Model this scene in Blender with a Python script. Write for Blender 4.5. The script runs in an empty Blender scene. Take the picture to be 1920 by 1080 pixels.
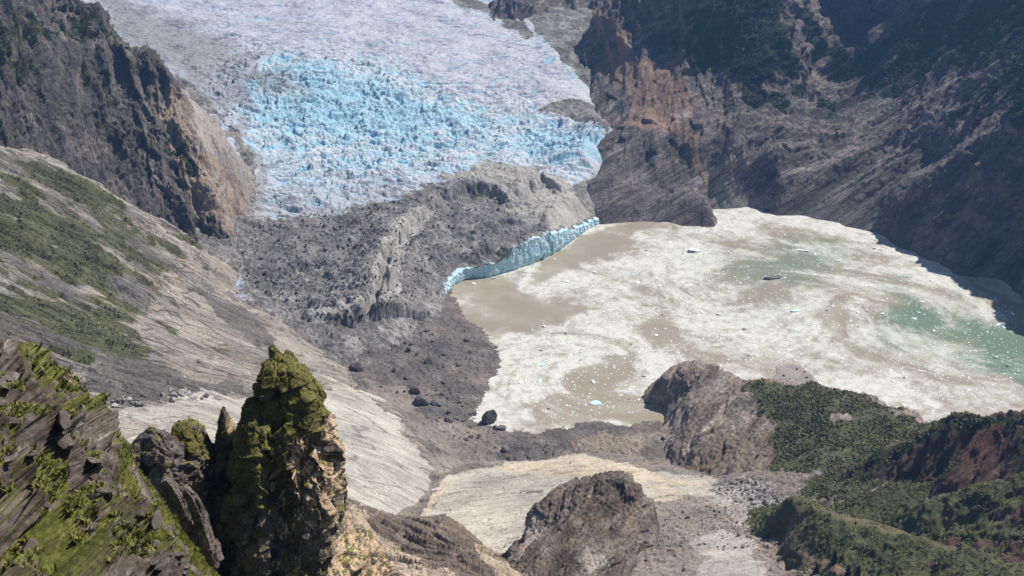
import bpy, math, random
import numpy as np
from mathutils import Vector, Matrix

# ------------------------------------------------------------------ camera, sky, sun, exposure
S = bpy.context.scene
COL = S.collection
PITCH = math.radians(24.0)
HALF = math.tan(math.radians(25.0))
EYE = np.array([0.0, 0.0, 600.0])
cd = bpy.data.cameras.new('camera'); cam = bpy.data.objects.new('camera', cd); COL.objects.link(cam)
cam.location = EYE; cam.rotation_euler = (math.radians(90) - PITCH, 0, 0)
cd.sensor_width = 36.0; cd.lens = 18.0 / HALF; cd.clip_start = 0.5; cd.clip_end = 30000
S.camera = cam
SUN_AZ, SUN_EL = math.radians(57), math.radians(53)        # azimuth clockwise from the view direction (+Y)
w = bpy.data.worlds.new("World"); S.world = w; w.use_nodes = True
nt = w.node_tree; bg = nt.nodes['Background']
sky = nt.nodes.new('ShaderNodeTexSky'); sky.sky_type = 'NISHITA'; sky.sun_disc = False
sky.sun_elevation = SUN_EL; sky.sun_rotation = SUN_AZ; sky.altitude = 600
nt.links.new(sky.outputs[0], bg.inputs[0]); bg.inputs[1].default_value = 0.06
ld = bpy.data.lights.new('sun', 'SUN'); sun = bpy.data.objects.new('sun', ld); COL.objects.link(sun)
ld.energy = 4.9; ld.angle = math.radians(0.5); ld.color = (1.0, 0.95, 0.88)
sdir = Vector((math.cos(SUN_EL) * math.sin(SUN_AZ), math.cos(SUN_EL) * math.cos(SUN_AZ), math.sin(SUN_EL)))
sun.rotation_euler = sdir.to_track_quat('Z', 'Y').to_euler(); sun.location = (0, 0, 2000)
S.view_settings.view_transform = 'Standard'; S.view_settings.look = 'None'
S.view_settings.gamma = 1.0; S.view_settings.exposure = 0.40; S.view_settings.use_curve_mapping = False

# ------------------------------------------------------------------ survey helpers: sight lines of the camera to points of the place
FW = np.array([0, math.cos(PITCH), -math.sin(PITCH)]); UP = np.array([0, math.sin(PITCH), math.cos(PITCH)])
K = HALF / 960.0
def ray(px, py): return FW + (px - 960) * K * np.array([1, 0, 0]) + (540 - py) * K * UP
def Z(px, py, z):
    d = ray(px, py); return EYE + d * ((z - 600.0) / d[2])
def T(px, py, t): return EYE + ray(px, py) * t
def Y(px, py, y):
    d = ray(px, py); return EYE + d * (y / d[1])
def crest(px, py, t, dist, drop):
    """a point on a crest and one beyond it, DIST farther and DROP lower"""
    a = T(px, py, t); h = np.array([a[0], a[1], 0]); h /= np.linalg.norm(h)
    return [a, a + h * dist - np.array([0, 0, drop])]
def project(P):
    q = P - EYE; t = q @ FW
    return 960 + q[..., 0] / t / K, 540 - (q @ UP) / t / K, t

# ------------------------------------------------------------------ noise
_r = np.random.RandomState(7)
PERM = np.concatenate([_r.permutation(256)] * 3).astype(np.int32)
_g = _r.normal(size=(256, 3)); G3 = (_g / np.linalg.norm(_g, axis=1)[:, None]).astype(np.float32)
R1 = _r.rand(256).astype(np.float32)
def perlin(p, seed=0):
    p = p.astype(np.float32) + np.float32(seed * 17.37)
    f0 = np.floor(p); f = p - f0; i = f0.astype(np.int32) & 255
    u = f * f * f * (f * (f * 6 - 15) + 10)
    out = 0
    X = [PERM[i[:, 0]], PERM[(i[:, 0] + 1) & 255]]
    for a in (0, 1):
        wx = u[:, 0] if a else 1 - u[:, 0]
        for b in (0, 1):
            q = PERM[X[a] + ((i[:, 1] + b) & 255)]
            wy = wx * (u[:, 1] if b else 1 - u[:, 1])
            for c in (0, 1):
                g = G3[PERM[q + ((i[:, 2] + c) & 255)]]
                n = g[:, 0] * (f[:, 0] - a) + g[:, 1] * (f[:, 1] - b) + g[:, 2] * (f[:, 2] - c)
                out = out + wy * (u[:, 2] if c else 1 - u[:, 2]) * n
    return out * 1.5
def fbm(p, octs=4, seed=0, gain=0.5, lac=2.03):
    a, s, tot = 1.0, 0, 0
    for k in range(octs):
        s = s + a * perlin(p, seed + k * 3); tot += a; a *= gain; p = p * lac
    return s / tot
def ridged(p, octs=4, seed=0, gain=0.5, lac=2.03):
    a, s, tot = 1.0, 0, 0
    for k in range(octs):
        s = s + a * (1 - np.abs(perlin(p, seed + k * 3)) * 2); tot += a; a *= gain; p = p * lac
    return s / tot                      # about 0.2 .. 1
def facet(p, seed=0, tilt=0.9):
    """flat tilted blocks: every Worley cell is one plane"""
    p = p.astype(np.float32) + np.float32(seed * 9.13)
    best = np.full(len(p), 9e9, np.float32)
    h = np.zeros(len(p), np.float32)
    i0 = np.floor(p - np.float32(0.5)).astype(np.int32)
    for dx in (0, 1):
        for dy in (0, 1):
            for dz in (0, 1):
                c = i0 + np.array([dx, dy, dz], np.int32)
                q = PERM[PERM[PERM[c[:, 0] & 255] + (c[:, 1] & 255)] + (c[:, 2] & 255)]
                pos = c.astype(np.float32) + (0.14 + 0.72 * np.stack([R1[q], R1[(q + 71) & 255], R1[(q + 149) & 255]], 1)).astype(np.float32)
                d = p - pos; dd = (d * d).sum(1); m = dd < best
                best[m] = dd[m]
                h[m] = (d[m] * G3[(q[m] + 31) & 255]).sum(1) * tilt + R1[(q[m] + 97) & 255] - 0.5
    return h
def smooth(a, b, x):
    t = np.clip((x - a) / (b - a), 0, 1); return t * t * (3 - 2 * t)
def aniso(p, d, stretch):
    """coordinates drawn out STRETCH times along direction d"""
    d = np.asarray(d, float); d = d / np.linalg.norm(d)
    return p - np.outer(p @ d, d) * (1 - 1.0 / stretch)

# ------------------------------------------------------------------ surfaces
def tps(ctrl, smoothing=1e-4):
    c = np.array(ctrl, float); xy = c[:, :2] / 500.0; n = len(c)
    def ker(a, b):
        r2 = ((a[:, None, :] - b[None, :, :]) ** 2).sum(2); return 0.5 * r2 * np.log(r2 + 1e-12)
    A = np.zeros((n + 3, n + 3)); A[:n, :n] = ker(xy, xy) + np.eye(n) * smoothing
    Pm = np.concatenate([np.ones((n, 1)), xy], 1); A[:n, n:] = Pm; A[n:, :n] = Pm.T
    sol = np.linalg.solve(A, np.concatenate([c[:, 2], np.zeros(3)]))
    def f(x, y):
        q = np.stack([x, y], 1) / 500.0; out = np.zeros(len(q))
        for s in range(0, len(q), 60000):
            e = slice(s, s + 60000)
            out[e] = ker(q[e], xy) @ sol[:n] + sol[n] + q[e] @ sol[n + 1:]
        return out
    return f
def ledges(p, n, step, seed, warp=0.5):
    """beds of rock: each bed ends in a small overhang"""
    n = np.asarray(n, float); n = n / np.linalg.norm(n)
    u = (p @ n) / step + warp * 2 * fbm(p / (step * 3.5), 3, seed) + warp * 0.7 * facet(p / (step * 1.6), seed + 1, 0.8)
    k = np.floor(u); f = u - k; r = R1[(k.astype(int) * 37 + seed) & 255]
    return (0.35 + r) * (f ** 1.5) * smooth(1.0, 0.9, f)
class Sheet:
    """a ground surface sampled along sight-line columns (finer near, coarser far)"""
    def __init__(self, ctrl, m0, m1, y0, y1, na, ny, smoothing=1e-4, height=None):
        m = np.linspace(m0, m1, na); y = np.exp(np.linspace(math.log(y0), math.log(y1), ny))
        Yg, M = np.meshgrid(y, m, indexing='ij')
        self.shape = Yg.shape; X = (M * Yg).ravel(); Yg = Yg.ravel()
        self.f = height or tps(ctrl, smoothing)
        # the smooth base height is worked out on every fifth point and filled in between
        ia = np.unique(np.append(np.arange(0, na, 5), na - 1)); iy = np.unique(np.append(np.arange(0, ny, 5), ny - 1))
        sub = (iy[:, None] * na + ia[None, :]).ravel()
        H = self.f(X[sub], Yg[sub]).reshape(len(iy), len(ia))
        H = np.stack([np.interp(np.arange(na), ia, r) for r in H]); H = np.stack([np.interp(np.arange(ny), iy, H[:, k]) for k in range(na)], 1)
        self.P = np.stack([X, Yg, H.ravel()], 1); self.base = self.P.copy()
        self.masks = {}
    def normals(self):
        g = self.P.reshape(*self.shape, 3); a = np.gradient(g, axis=1); b = np.gradient(g, axis=0)
        n = np.cross(a, b).reshape(-1, 3); n /= np.linalg.norm(n, axis=1)[:, None] + 1e-12
        n[n[:, 2] < 0] *= -1
        return n
    def push(self, amt, n=None):
        n = self.normals() if n is None else n
        self.P = self.P + n * np.asarray(amt)[:, None]
    def find(self, px, py):
        """the nearest surface point on a sight line"""
        if not hasattr(self, '_uv'): self._uv = project(self.base)
        u, v, t = self._uv
        d = (u - px) ** 2 + (v - py) ** 2
        near = d < 36
        k = np.argmin(np.where(near, t, 1e9)) if near.any() else np.argmin(d)
        return self.base[k]
    def poly(self, pts, soft, warp=0, wscale=60, seed=0):
        """0..1 mask of a patch of ground with a ragged edge SOFT metres wide"""
        V = np.array([self.find(*p)[:2] for p in pts])
        return polymask(self.base[:, :2], V, soft, warp, wscale, seed)
    def add(self, name, m):
        self.masks[name] = np.maximum(self.masks.get(name, 0), m)
    def build(self, name, mat, keep=None, parent=None, cut=None):
        ny, na = self.shape
        i = np.arange(ny * na).reshape(ny, na)
        q = np.stack([i[:-1, :-1], i[:-1, 1:], i[1:, 1:], i[1:, :-1]], -1).reshape(-1, 4)
        if keep is not None: q = q[keep[q].any(1)]
        return mesh(name, self.P, q, mat, parent, self.masks)
def polymask(xy, V, soft, warp=0, wscale=60, seed=0):
    p = np.asarray(xy, float); V = np.asarray(V); mar = soft + 2 * warp
    box = ((p > V.min(0) - mar) & (p < V.max(0) + mar)).all(1)
    if not box.all():
        out = np.zeros(len(p))
        if box.any(): out[box] = polymask(p[box], V, soft, warp, wscale, seed)
        return out
    if warp:
        q = np.concatenate([p / wscale, np.full((len(p), 1), seed * 3.1)], 1)
        p = p + np.stack([fbm(q, 4, seed + 11), fbm(q, 4, seed + 29)], 1) * warp * 1.6
    inside = np.zeros(len(p), bool); dmin = np.full(len(p), 1e18)
    for a, b in zip(V, np.roll(V, -1, 0)):
        e = b - a; h = np.clip(((p - a) @ e) / (e @ e + 1e-9), 0, 1)
        d = p - a - h[:, None] * e; dmin = np.minimum(dmin, (d * d).sum(1))
        c = (a[1] > p[:, 1]) != (b[1] > p[:, 1])
        inside ^= c & (p[:, 0] < (b[0] - a[0]) * (p[:, 1] - a[1]) / (b[1] - a[1] + 1e-12) + a[0])
    sd = np.where(inside, 1, -1) * np.sqrt(dmin)
    return smooth(-soft, soft, sd)
def ragged(mask, p, d, L, k=1.0, seed=40, st=3.5):
    a = aniso(p, d, st)
    return np.clip(mask * 1.15 + (k * (1.1 * fbm(a / L, 4, seed) + 0.6 * fbm(a / (L * 0.3), 3, seed + 9))) * (mask > 0.02) , 0, 1) * smooth(0.02, 0.35, mask)
def polydist(xy, V):
    """distance to an open polyline, and how far along it (0..1)"""
    p = np.asarray(xy, float); best = np.full(len(p), 1e18); along = np.zeros(len(p)); L = 0
    seg = [np.linalg.norm(b - a) for a, b in zip(V[:-1], V[1:])]; tot = sum(seg)
    for (a, b), s in zip(zip(V[:-1], V[1:]), seg):
        e = b - a; h = np.clip(((p - a) @ e) / (e @ e + 1e-9), 0, 1)
        d = p - a - h[:, None] * e; d2 = (d * d).sum(1); m = d2 < best
        best[m] = d2[m]; along[m] = (L + h[m] * s) / tot; L += s
    return np.sqrt(best), along
def mesh(name, V, F, mat, parent=None, attrs=None, smooth_shade=True):
    """one mesh object; F an (n,3) or (n,4) index array"""
    F = np.asarray(F, np.int32); used = np.zeros(len(V), bool); used[F.ravel()] = True
    if not used.all():
        idx = np.cumsum(used) - 1; F = idx[F].astype(np.int32); V = V[used]
        attrs = {k: np.asarray(v)[used] for k, v in (attrs or {}).items()}
    me = bpy.data.meshes.new(name); n, k = F.shape
    me.vertices.add(len(V)); me.vertices.foreach_set('co', np.asarray(V, np.float32).ravel())
    me.loops.add(n * k); me.loops.foreach_set('vertex_index', F.ravel())
    me.polygons.add(n); me.polygons.foreach_set('loop_start', np.arange(0, n * k, k, dtype=np.int32))
    me.update(calc_edges=True)
    me.polygons.foreach_set('use_smooth', np.full(n, smooth_shade))
    for a, v in (attrs or {}).items():
        at = me.attributes.new(a, 'FLOAT', 'POINT'); at.data.foreach_set('value', np.asarray(v, np.float32))
    me.materials.append(mat)
    o = bpy.data.objects.new(name, me); COL.objects.link(o)
    if parent is not None: o.parent = parent
    return o
def tag(o, label=None, cat=None, group=None, kind=None):
    for k, v in (('label', label), ('category', cat), ('group', group), ('kind', kind)):
        if v: o[k] = v
    return o
def empty(name, loc=(0, 0, 0)):
    o = bpy.data.objects.new(name, None); COL.objects.link(o); o.location = loc; return o

# ------------------------------------------------------------------ materials
class NT:
    def __init__(self, name, rough=0.9, spec=0.2):
        self.m = bpy.data.materials.new(name); self.m.use_nodes = True
        self.t = self.m.node_tree; self.b = self.t.nodes['Principled BSDF']
        self.b.inputs['Roughness'].default_value = rough
        self.b.inputs['Specular IOR Level'].default_value = spec
        self.pos = self.n('ShaderNodeTexCoord').outputs['Object']
    def n(self, typ, **kw):
        x = self.t.nodes.new(typ)
        for k, v in kw.items(): setattr(x, k, v)
        return x
    def l(self, a, b): self.t.links.new(a, b)
    def setin(self, sock, v):
        if isinstance(v, (int, float, tuple, list)):
            sock.default_value = v if not isinstance(v, (tuple, list)) or len(v) != 3 or sock.type != 'RGBA' else (*v, 1)
        else: self.l(v, sock)
    def math(self, op, a, b=0.0, c=0.0, clamp=False):
        x = self.n('ShaderNodeMath', operation=op, use_clamp=clamp)
        for k, v in enumerate((a, b, c)): self.setin(x.inputs[k], v)
        return x.outputs[0]
    def attr(self, name):
        return self.n('ShaderNodeAttribute', attribute_name=name).outputs['Fac']
    def vec(self, d=None, stretch=1.0, scale=1.0):
        """object coordinates divided by SCALE metres, drawn out along d"""
        if d is None:
            x = self.n('ShaderNodeVectorMath', operation='SCALE'); self.l(self.pos, x.inputs[0]); x.inputs[3].default_value = 1.0 / scale
            return x.outputs[0]
        d = Vector(d).normalized(); e = d.orthogonal().normalized(); f = d.cross(e)
        cb = self.n('ShaderNodeCombineXYZ')
        for k, (v, s) in enumerate(((d, 1 / (scale * stretch)), (e, 1 / scale), (f, 1 / scale))):
            x = self.n('ShaderNodeVectorMath', operation='DOT_PRODUCT'); self.l(self.pos, x.inputs[0])
            x.inputs[1].default_value = v * s; self.l(x.outputs['Value'], cb.inputs[k])
        return cb.outputs[0]
    def noise(self, vec, detail=6, rough=0.6, dist=0.0, kind='FBM'):
        x = self.n('ShaderNodeTexNoise', noise_type=kind); self.l(vec, x.inputs['Vector'])
        x.inputs['Scale'].default_value = 1.0; x.inputs['Detail'].default_value = detail
        x.inputs['Roughness'].default_value = rough; x.inputs['Distortion'].default_value = dist
        return x.outputs['Fac']
    def voronoi(self, vec, feature='F1', out='Distance', rand=1.0):
        x = self.n('ShaderNodeTexVoronoi', feature=feature); self.l(vec, x.inputs['Vector']); x.inputs['Scale'].default_value = 1.0
        x.inputs['Randomness'].default_value = rand
        return x.outputs[out]
    def ramp(self, fac, stops, interp='LINEAR'):
        x = self.n('ShaderNodeValToRGB'); cr = x.color_ramp; cr.interpolation = interp
        while len(cr.elements) < len(stops): cr.elements.new(0.5)
        for e, (p, c) in zip(cr.elements, stops):
            e.position = p; e.color = (*c, 1) if isinstance(c, (tuple, list)) else (c, c, c, 1)
        self.l(fac, x.inputs[0]); return x.outputs[0]
    def step(self, fac, a, b):
        x = self.n('ShaderNodeMapRange', interpolation_type='SMOOTHSTEP'); self.setin(x.inputs[0], fac)
        x.inputs[1].default_value = a; x.inputs[2].default_value = b; return x.outputs[0]
    def mix(self, fac, a, b, blend='MIX'):
        x = self.n('ShaderNodeMix', data_type='RGBA', blend_type=blend)
        self.setin(x.inputs[0], fac); self.setin(x.inputs[6], a); self.setin(x.inputs[7], b); return x.outputs[2]
    def bump(self, h, dist, strength=1.0, normal=None):
        x = self.n('ShaderNodeBump'); x.inputs['Strength'].default_value = strength; x.inputs['Distance'].default_value = dist
        self.l(h, x.inputs['Height'])
        if normal is not None: self.l(normal, x.inputs['Normal'])
        return x.outputs[0]
    def done(self, color, normal=None):
        self.setin(self.b.inputs['Base Color'], color)
        if normal is not None: self.l(normal, self.b.inputs['Normal'])
        return self.m

def rock(name, cols, d, stretch, scale, fine, bump=1.0, masks=(), contrast=0.5, cracks=0.5, hair=0.8):
    """layered rock: COLS dark to light, streaked along d; MASKS (attribute, dark colour, light colour, raggedness)"""
    m = NT(name, 0.92, 0.15)
    n1 = m.noise(m.vec(d, stretch, scale), 8, 0.62, 0.4)
    n2 = m.noise(m.vec(d, stretch * hair, fine * 3), 7, 0.65, 0.6)
    n3 = m.noise(m.vec(None, 1, fine), 8, 0.72)
    nb = m.noise(m.vec(None, 1, scale * 2.2), 5, 0.6)
    k = len(cols) - 1
    fac = m.math('ADD', m.math('MULTIPLY', n1, 0.6), m.math('MULTIPLY', n2, 0.4))
    c = m.ramp(fac, [(0.38 + 0.25 * i / k, col) for i, col in enumerate(cols)])
    c = m.mix(1.0, c, m.ramp(n3, [(0.28, 1 - contrast), (0.52, 1.0), (0.75, 1 + contrast * 0.7)]), 'MULTIPLY')
    c = m.mix(1.0, c, m.ramp(nb, [(0.32, (0.72, 0.74, 0.78)), (0.5, (1.0, 0.99, 0.97)), (0.68, (1.30, 1.22, 1.12))]), 'MULTIPLY')
    cr = m.voronoi(m.vec(d, stretch * 0.8, fine * 5), 'DISTANCE_TO_EDGE')
    crk = m.step(cr, 0.0, 0.07)
    c = m.mix(m.math('MULTIPLY', m.math('SUBTRACT', 1.0, crk), cracks), c, (0.03, 0.028, 0.026))
    hgt = m.math('ADD', m.math('ADD', m.math('MULTIPLY', n2, 1.0), m.math('MULTIPLY', n3, 0.6)), m.math('MULTIPLY', crk, 0.25 * cracks))
    wob = m.math('ADD', m.math('MULTIPLY', m.math('SUBTRACT', n2, 0.5), 0.9), m.math('MULTIPLY', m.math('SUBTRACT', n3, 0.5), 1.1))
    for a, c0, c1, rag in masks:
        f = m.step(m.math('ADD', m.attr(a), m.math('MULTIPLY', wob, rag)), 0.4, 0.6)
        mc = m.mix(m.step(m.noise(m.vec(None, 1, fine * 1.3), 6, 0.7), 0.35, 0.68), c0, c1)
        mc = m.mix(1.0, mc, m.ramp(nb, [(0.3, 0.75), (0.7, 1.25)]), 'MULTIPLY')
        mc = m.mix(1.0, mc, m.ramp(fac, [(0.36, 0.70), (0.5, 1.0), (0.64, 1.14)]), 'MULTIPLY')
        c = m.mix(f, c, mc)
    if masks: c = m.mix(m.math('MULTIPLY', m.math('SUBTRACT', 1.0, m.step(m.voronoi(m.vec(d, stretch * 1.2, scale * 0.8), 'DISTANCE_TO_EDGE'), 0.0, 0.028)), 0.55 * min(1.0, cracks * 2)), c, (0.06, 0.055, 0.05))
    return m.done(c, m.bump(hgt, fine * bump, 0.8))

# ------------------------------------------------------------------ lake
GREY = (0.20, 0.19, 0.185)
LAKE_FOOT = np.array([Z(x, y, 0)[:2] for x, y in ((836, 556), (842, 541), (872, 523), (905, 523), (960, 509), (1010, 491), (1050, 472), (1075, 451), (1098, 433), (1125, 417), (1150, 405), (1175, 380))])
def lake_xy(pts): return np.array([Z(x, y, 0)[:2] for x, y in pts])
def make_lake():
    s = Sheet(None, -0.16, 0.66, 880, 1900, 620, 560, height=lambda x, y: 0 * x)
    xy = s.base[:, :2]
    clear = np.zeros(len(xy))
    for pts, soft, warp in (
        ([(835, 540), (900, 520), (985, 505), (975, 545), (1060, 575), (1125, 580), (1060, 605), (985, 618), (925, 640), (880, 600)], 9, 14),
        ([(1085, 690), (1130, 665), (1180, 672), (1190, 705), (1150, 735), (1080, 740), (1060, 715)], 14, 26),
        ([(1060, 735), (1190, 745), (1245, 735), (1240, 790), (1100, 800), (1050, 790), (985, 765)], 10, 40),
        ([(1545, 560), (1590, 550), (1580, 610), (1620, 670), (1560, 650), (1520, 600)], 14, 34),
        ([(1100, 440), (1140, 425), (1200, 425), (1150, 470), (1040, 520), (990, 540), (1010, 500)], 9, 12),
        ([(1180, 620), (1260, 590), (1290, 640), (1230, 660)], 12, 30),
        ([(1800, 520), (1880, 555), (1960, 600), (1960, 660), (1860, 575), (1770, 530)], 8, 10)):
        clear = np.maximum(clear, polymask(xy, lake_xy(pts), soft, warp, 55, 3))
    green = np.zeros(len(xy))
    for pts, soft, warp, k in (
        ([(1660, 520), (1760, 560), (1880, 590), (1960, 640), (1990, 800), (1880, 740), (1780, 660), (1690, 660), (1640, 610)], 60, 60, 0.8),
        ([(1820, 620), (1920, 640), (1980, 720), (1940, 760), (1850, 690)], 14, 22, 1.0),
        ([(1400, 460), (1520, 440), (1600, 480), (1540, 530), (1430, 550), (1330, 520)], 60, 60, 0.62),
        ([(1380, 500), (1420, 520), (1500, 580), (1400, 600)], 50, 50, 0.5)):
        green = np.maximum(green, k * polymask(xy, lake_xy(pts), soft, warp, 60, 5))
    fx = xy.copy()
    for px, py, rad, ang in ((1110, 695, 120, 3.4), (1400, 560, 170, -1.8), (1290, 640, 80, 1.6), (1720, 600, 170, 1.6), (1200, 500, 110, -1.4), (1010, 620, 60, 1.5)):
        c = Z(px, py, 0)[:2]; e = fx - c; r = np.linalg.norm(e, axis=1); a = ang * np.clip(1 - r / rad, 0, 1) ** 1.3
        fx = c + np.stack([e[:, 0] * np.cos(a) - e[:, 1] * np.sin(a), e[:, 0] * np.sin(a) + e[:, 1] * np.cos(a)], 1)
    p3 = np.concatenate([fx, np.zeros((len(fx), 1))], 1)
    sw = 1.2 * fbm(aniso(p3, [0.8, -0.55, 0], 2.2) / 62, 6, 555, 0.58) + 0.5 * fbm(p3 / 16, 4, 556)
    s.add('flow', np.clip(0.48 + 0.62 * sw, 0, 1))
    s.add('clear', clear); s.add('green', green)
    m = NT('lake_water', 0.35, 0.35)
    # swirls of brash ice: a slowly turning flow drawn out round the middle of the lake
    fl = m.attr('flow')
    grain = m.noise(m.vec(None, 1, 3.0), 6, 0.75)
    grain2 = m.noise(m.vec(None, 1, 11.0), 7, 0.7, 0.8)
    cov = m.math('ADD', m.math('MULTIPLY', fl, 1.0), m.math('MULTIPLY', m.math('SUBTRACT', grain2, 0.5), 0.55))
    cov = m.math('SUBTRACT', cov, m.math('MULTIPLY', m.attr('clear'), 0.42))
    cov = m.math('SUBTRACT', cov, m.math('MULTIPLY', m.attr('green'), 0.38))
    cov = m.math('ADD', cov, m.math('MULTIPLY', m.math('SUBTRACT', grain, 0.5), 0.62))
    ice = m.step(cov, 0.14, 0.60)
    silt = m.mix(m.step(fl, 0.3, 0.7), (0.29, 0.255, 0.185), (0.35, 0.32, 0.245))
    water = m.mix(m.step(m.attr('green'), 0.25, 0.9), silt, (0.135, 0.20, 0.145))
    brash = m.mix(m.step(grain2, 0.3, 0.6), (0.405, 0.395, 0.335), (0.60, 0.595, 0.55))
    brash = m.mix(m.math('MULTIPLY', m.attr('green'), 0.75), brash, (0.40, 0.445, 0.385))
    col = m.mix(ice, water, brash)
    fleck = m.step(m.math('ADD', m.voronoi(m.vec(None, 1, 4.0)), m.math('MULTIPLY', grain, 0.2)), 0.17, 0.24)
    fl2 = m.math('MULTIPLY', m.math('SUBTRACT', 1.0, fleck), m.step(m.math('SUBTRACT', grain2, m.math('MULTIPLY', m.attr('clear'), 0.3)), 0.42, 0.55))
    col = m.mix(m.math('MULTIPLY', fl2, 0.8), col, (0.80, 0.81, 0.80))
    dark = m.step(m.math('ADD', m.voronoi(m.vec(None, 1, 9.0)), m.math('MULTIPLY', grain, 0.16)), 0.11, 0.17)
    col = m.mix(m.math('MULTIPLY', m.math('MULTIPLY', m.math('SUBTRACT', 1.0, dark), ice), 0.5), col, (0.22, 0.21, 0.19))
    m.setin(m.b.inputs['Roughness'], m.math('ADD', 0.28, m.math('MULTIPLY', ice, 0.6)))
    h = m.math('MULTIPLY', m.math('ADD', grain, grain2), ice)
    o = s.build('lake', m.done(col, m.bump(h, 1.2, 0.6)))
    tag(o, 'silty glacial lake covered in swirls of white brash ice', 'lake', kind='structure')
make_lake()

# ------------------------------------------------------------------ glacier
def glacier_height():
    c = []
    for px, py, z in ((930, 458, 27), (1050, 440, 26), (1110, 400, 26), (850, 512, 22), (900, 420, 38), (1000, 400, 42), (1060, 380, 42), (880, 366, 47), (940, 352, 50), (880, 345, 57),
                      (940, 336, 60), (1000, 328, 57), (1100, 330, 47), (1130, 300, 60), (800, 410, 47), (820, 368, 56), (740, 450, 45), (700, 430, 55), (600, 430, 60), (500, 430, 66), (480, 520, 54),
                      (560, 540, 48), (650, 540, 44), (700, 560, 38), (760, 540, 33), (800, 560, 22), (740, 605, 24), (600, 600, 40), (520, 600, 44), (430, 480, 62), (820, 480, 34), (780, 440, 40),
                      (520, 350, 80), (650, 300, 88), (800, 300, 74), (950, 270, 74), (1080, 260, 72), (1140, 230, 86), (450, 200, 122), (480, 130, 150), (650, 130, 146), (800, 130, 140), (950, 150, 124),
                      (1080, 180, 106), (250, 50, 175), (600, 40, 174), (850, 50, 160), (1000, 60, 144), (300, 0, 192), (600, 0, 184), (900, 0, 168), (100, 0, 210), (300, 200, 150), (400, 330, 95),
                      (1112, 330, 45), (1150, 255, 78), (1190, 330, -10), (1150, 370, -8), (1230, 250, 15), (1220, 150, 95), (1100, 50, 150), (600, -60, 215), (900, -60, 195), (200, -60, 230), (600, -130, 265), (1000, -60, 185)):
        c.append(Z(px, py, z))
    return tps(c, 2e-4)
def make_glacier():
    s = Sheet(None, -0.56, 0.17, 1060, 3900, 1000, 1300, height=glacier_height())
    xy = s.base[:, :2]
    p3 = s.base * np.array([1, 1, 0.0])
    # which part is clean ice, which is buried in rubble
    deb = 0.97 * s.poly([(470, 395), (560, 392), (640, 382), (720, 362), (800, 350), (850, 322), (900, 290), (960, 305), (1000, 300), (1040, 325), (1085, 350), (1100, 385), (1130, 420), (1100, 450), (1000, 520), (840, 560), (740, 640), (500, 640), (420, 520), (440, 440)], 30, 42, 60, 2)
    deb = np.maximum(deb, s.poly([(330, 130), (365, 150), (425, 220), (484, 290), (484, 340), (490, 400), (440, 460), (470, 330), (420, 220), (330, 180)], 9, 14, 40, 4))
    deb = np.maximum(deb, 0.95 * s.poly([(1000, 195), (1080, 180), (1165, 215), (1150, 250), (1110, 222), (1040, 208)], 9, 14, 50, 5))
    deb = np.maximum(deb, s.poly([(985, 20), (1012, 60), (1055, 108), (1105, 160), (1145, 200), (1300, 200), (1250, 60), (1150, -40), (1000, -40)], 8, 10, 50, 25))
    deb = np.maximum(deb, s.poly([(380, 380), (462, 395), (490, 480), (430, 530), (360, 470)], 10, 12, 50, 26))
    deb = np.maximum(deb, 0.9 * s.poly([(850, -20), (950, 10), (1010, 60), (990, 70), (930, 25), (850, 0)], 12, 16, 60, 6))
    deb = np.maximum(deb, polymask(xy, np.array([Z(a, b, 118)[:2] for a, b in ((985, 20), (1040, 75), (1085, 125), (1130, 185), (1165, 225), (1400, 200), (1300, -60), (985, -60))]), 10, 12, 50, 27))
    deb = np.maximum(deb, (s.base[:, 2] < 44) * smooth(46, 38, s.base[:, 2]) * (xy[:, 0] < 150))
    light = s.poly([(840, 330), (900, 285), (960, 300), (1060, 330), (1105, 380), (1130, 420), (1080, 440), (1000, 420), (920, 360)], 22, 30, 60, 9)
    light = np.maximum(light, 0.85 * s.poly([(700, 545), (722, 480), (750, 430), (800, 392), (830, 384), (800, 420), (770, 460), (752, 520), (735, 590), (600, 608), (578, 592), (690, 580)], 5, 8, 25, 33))
    dirty = s.poly([(140, -30), (330, 30), (520, 120), (560, 200), (480, 150), (430, 230), (330, 120), (200, 60)], 60, 70, 70, 8)
    dirty = np.maximum(dirty, 0.5 * s.poly([(480, 330), (600, 330), (720, 320), (800, 330), (760, 400), (480, 430)], 40, 60, 40, 31))
    dirty = np.maximum(dirty, s.poly([(320, 110), (400, 130), (440, 220), (495, 300), (500, 380), (470, 400), (485, 330), (420, 200)], 14, 25, 50, 32))
    fall = s.poly([(340, 120), (480, 95), (640, 110), (860, 165), (1010, 215), (1150, 235), (1140, 300), (1080, 330), (900, 285), (760, 345), (680, 380), (540, 390), (490, 330), (400, 200)], 125, 70, 120, 7)
    core = np.maximum(s.poly([(440, 130), (560, 95), (700, 150), (900, 215), (880, 260), (700, 270), (560, 240), (470, 200)], 50, 60, 120, 12), s.poly([(960, 240), (1050, 225), (1140, 250), (1120, 300), (1060, 315), (960, 275)], 30, 40, 80, 13))
    # flow runs down the valley, crevasses lie across it
    q = p3 + np.stack([fbm(p3 / 120, 3, 1), fbm(p3 / 120, 3, 2), 0 * xy[:, 0]], 1) * 40
    dirn = np.array([0.42, -0.9, 0])
    acr = np.array([0.9, 0.30, 0])
    crev = ridged(aniso(q, acr, 5) / 12.5, 4, 21, 0.55)
    ser = ridged(q / 17, 4, 31, 0.55)
    blocks = facet(aniso(q, acr, 2.0) / 11, 3, 0.8)
    fine = ridged(aniso(q, acr, 2) / 7, 3, 41, 0.6)
    ampl = (0.35 + 1.0 * fall) * (1 - 0.8 * deb)
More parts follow.
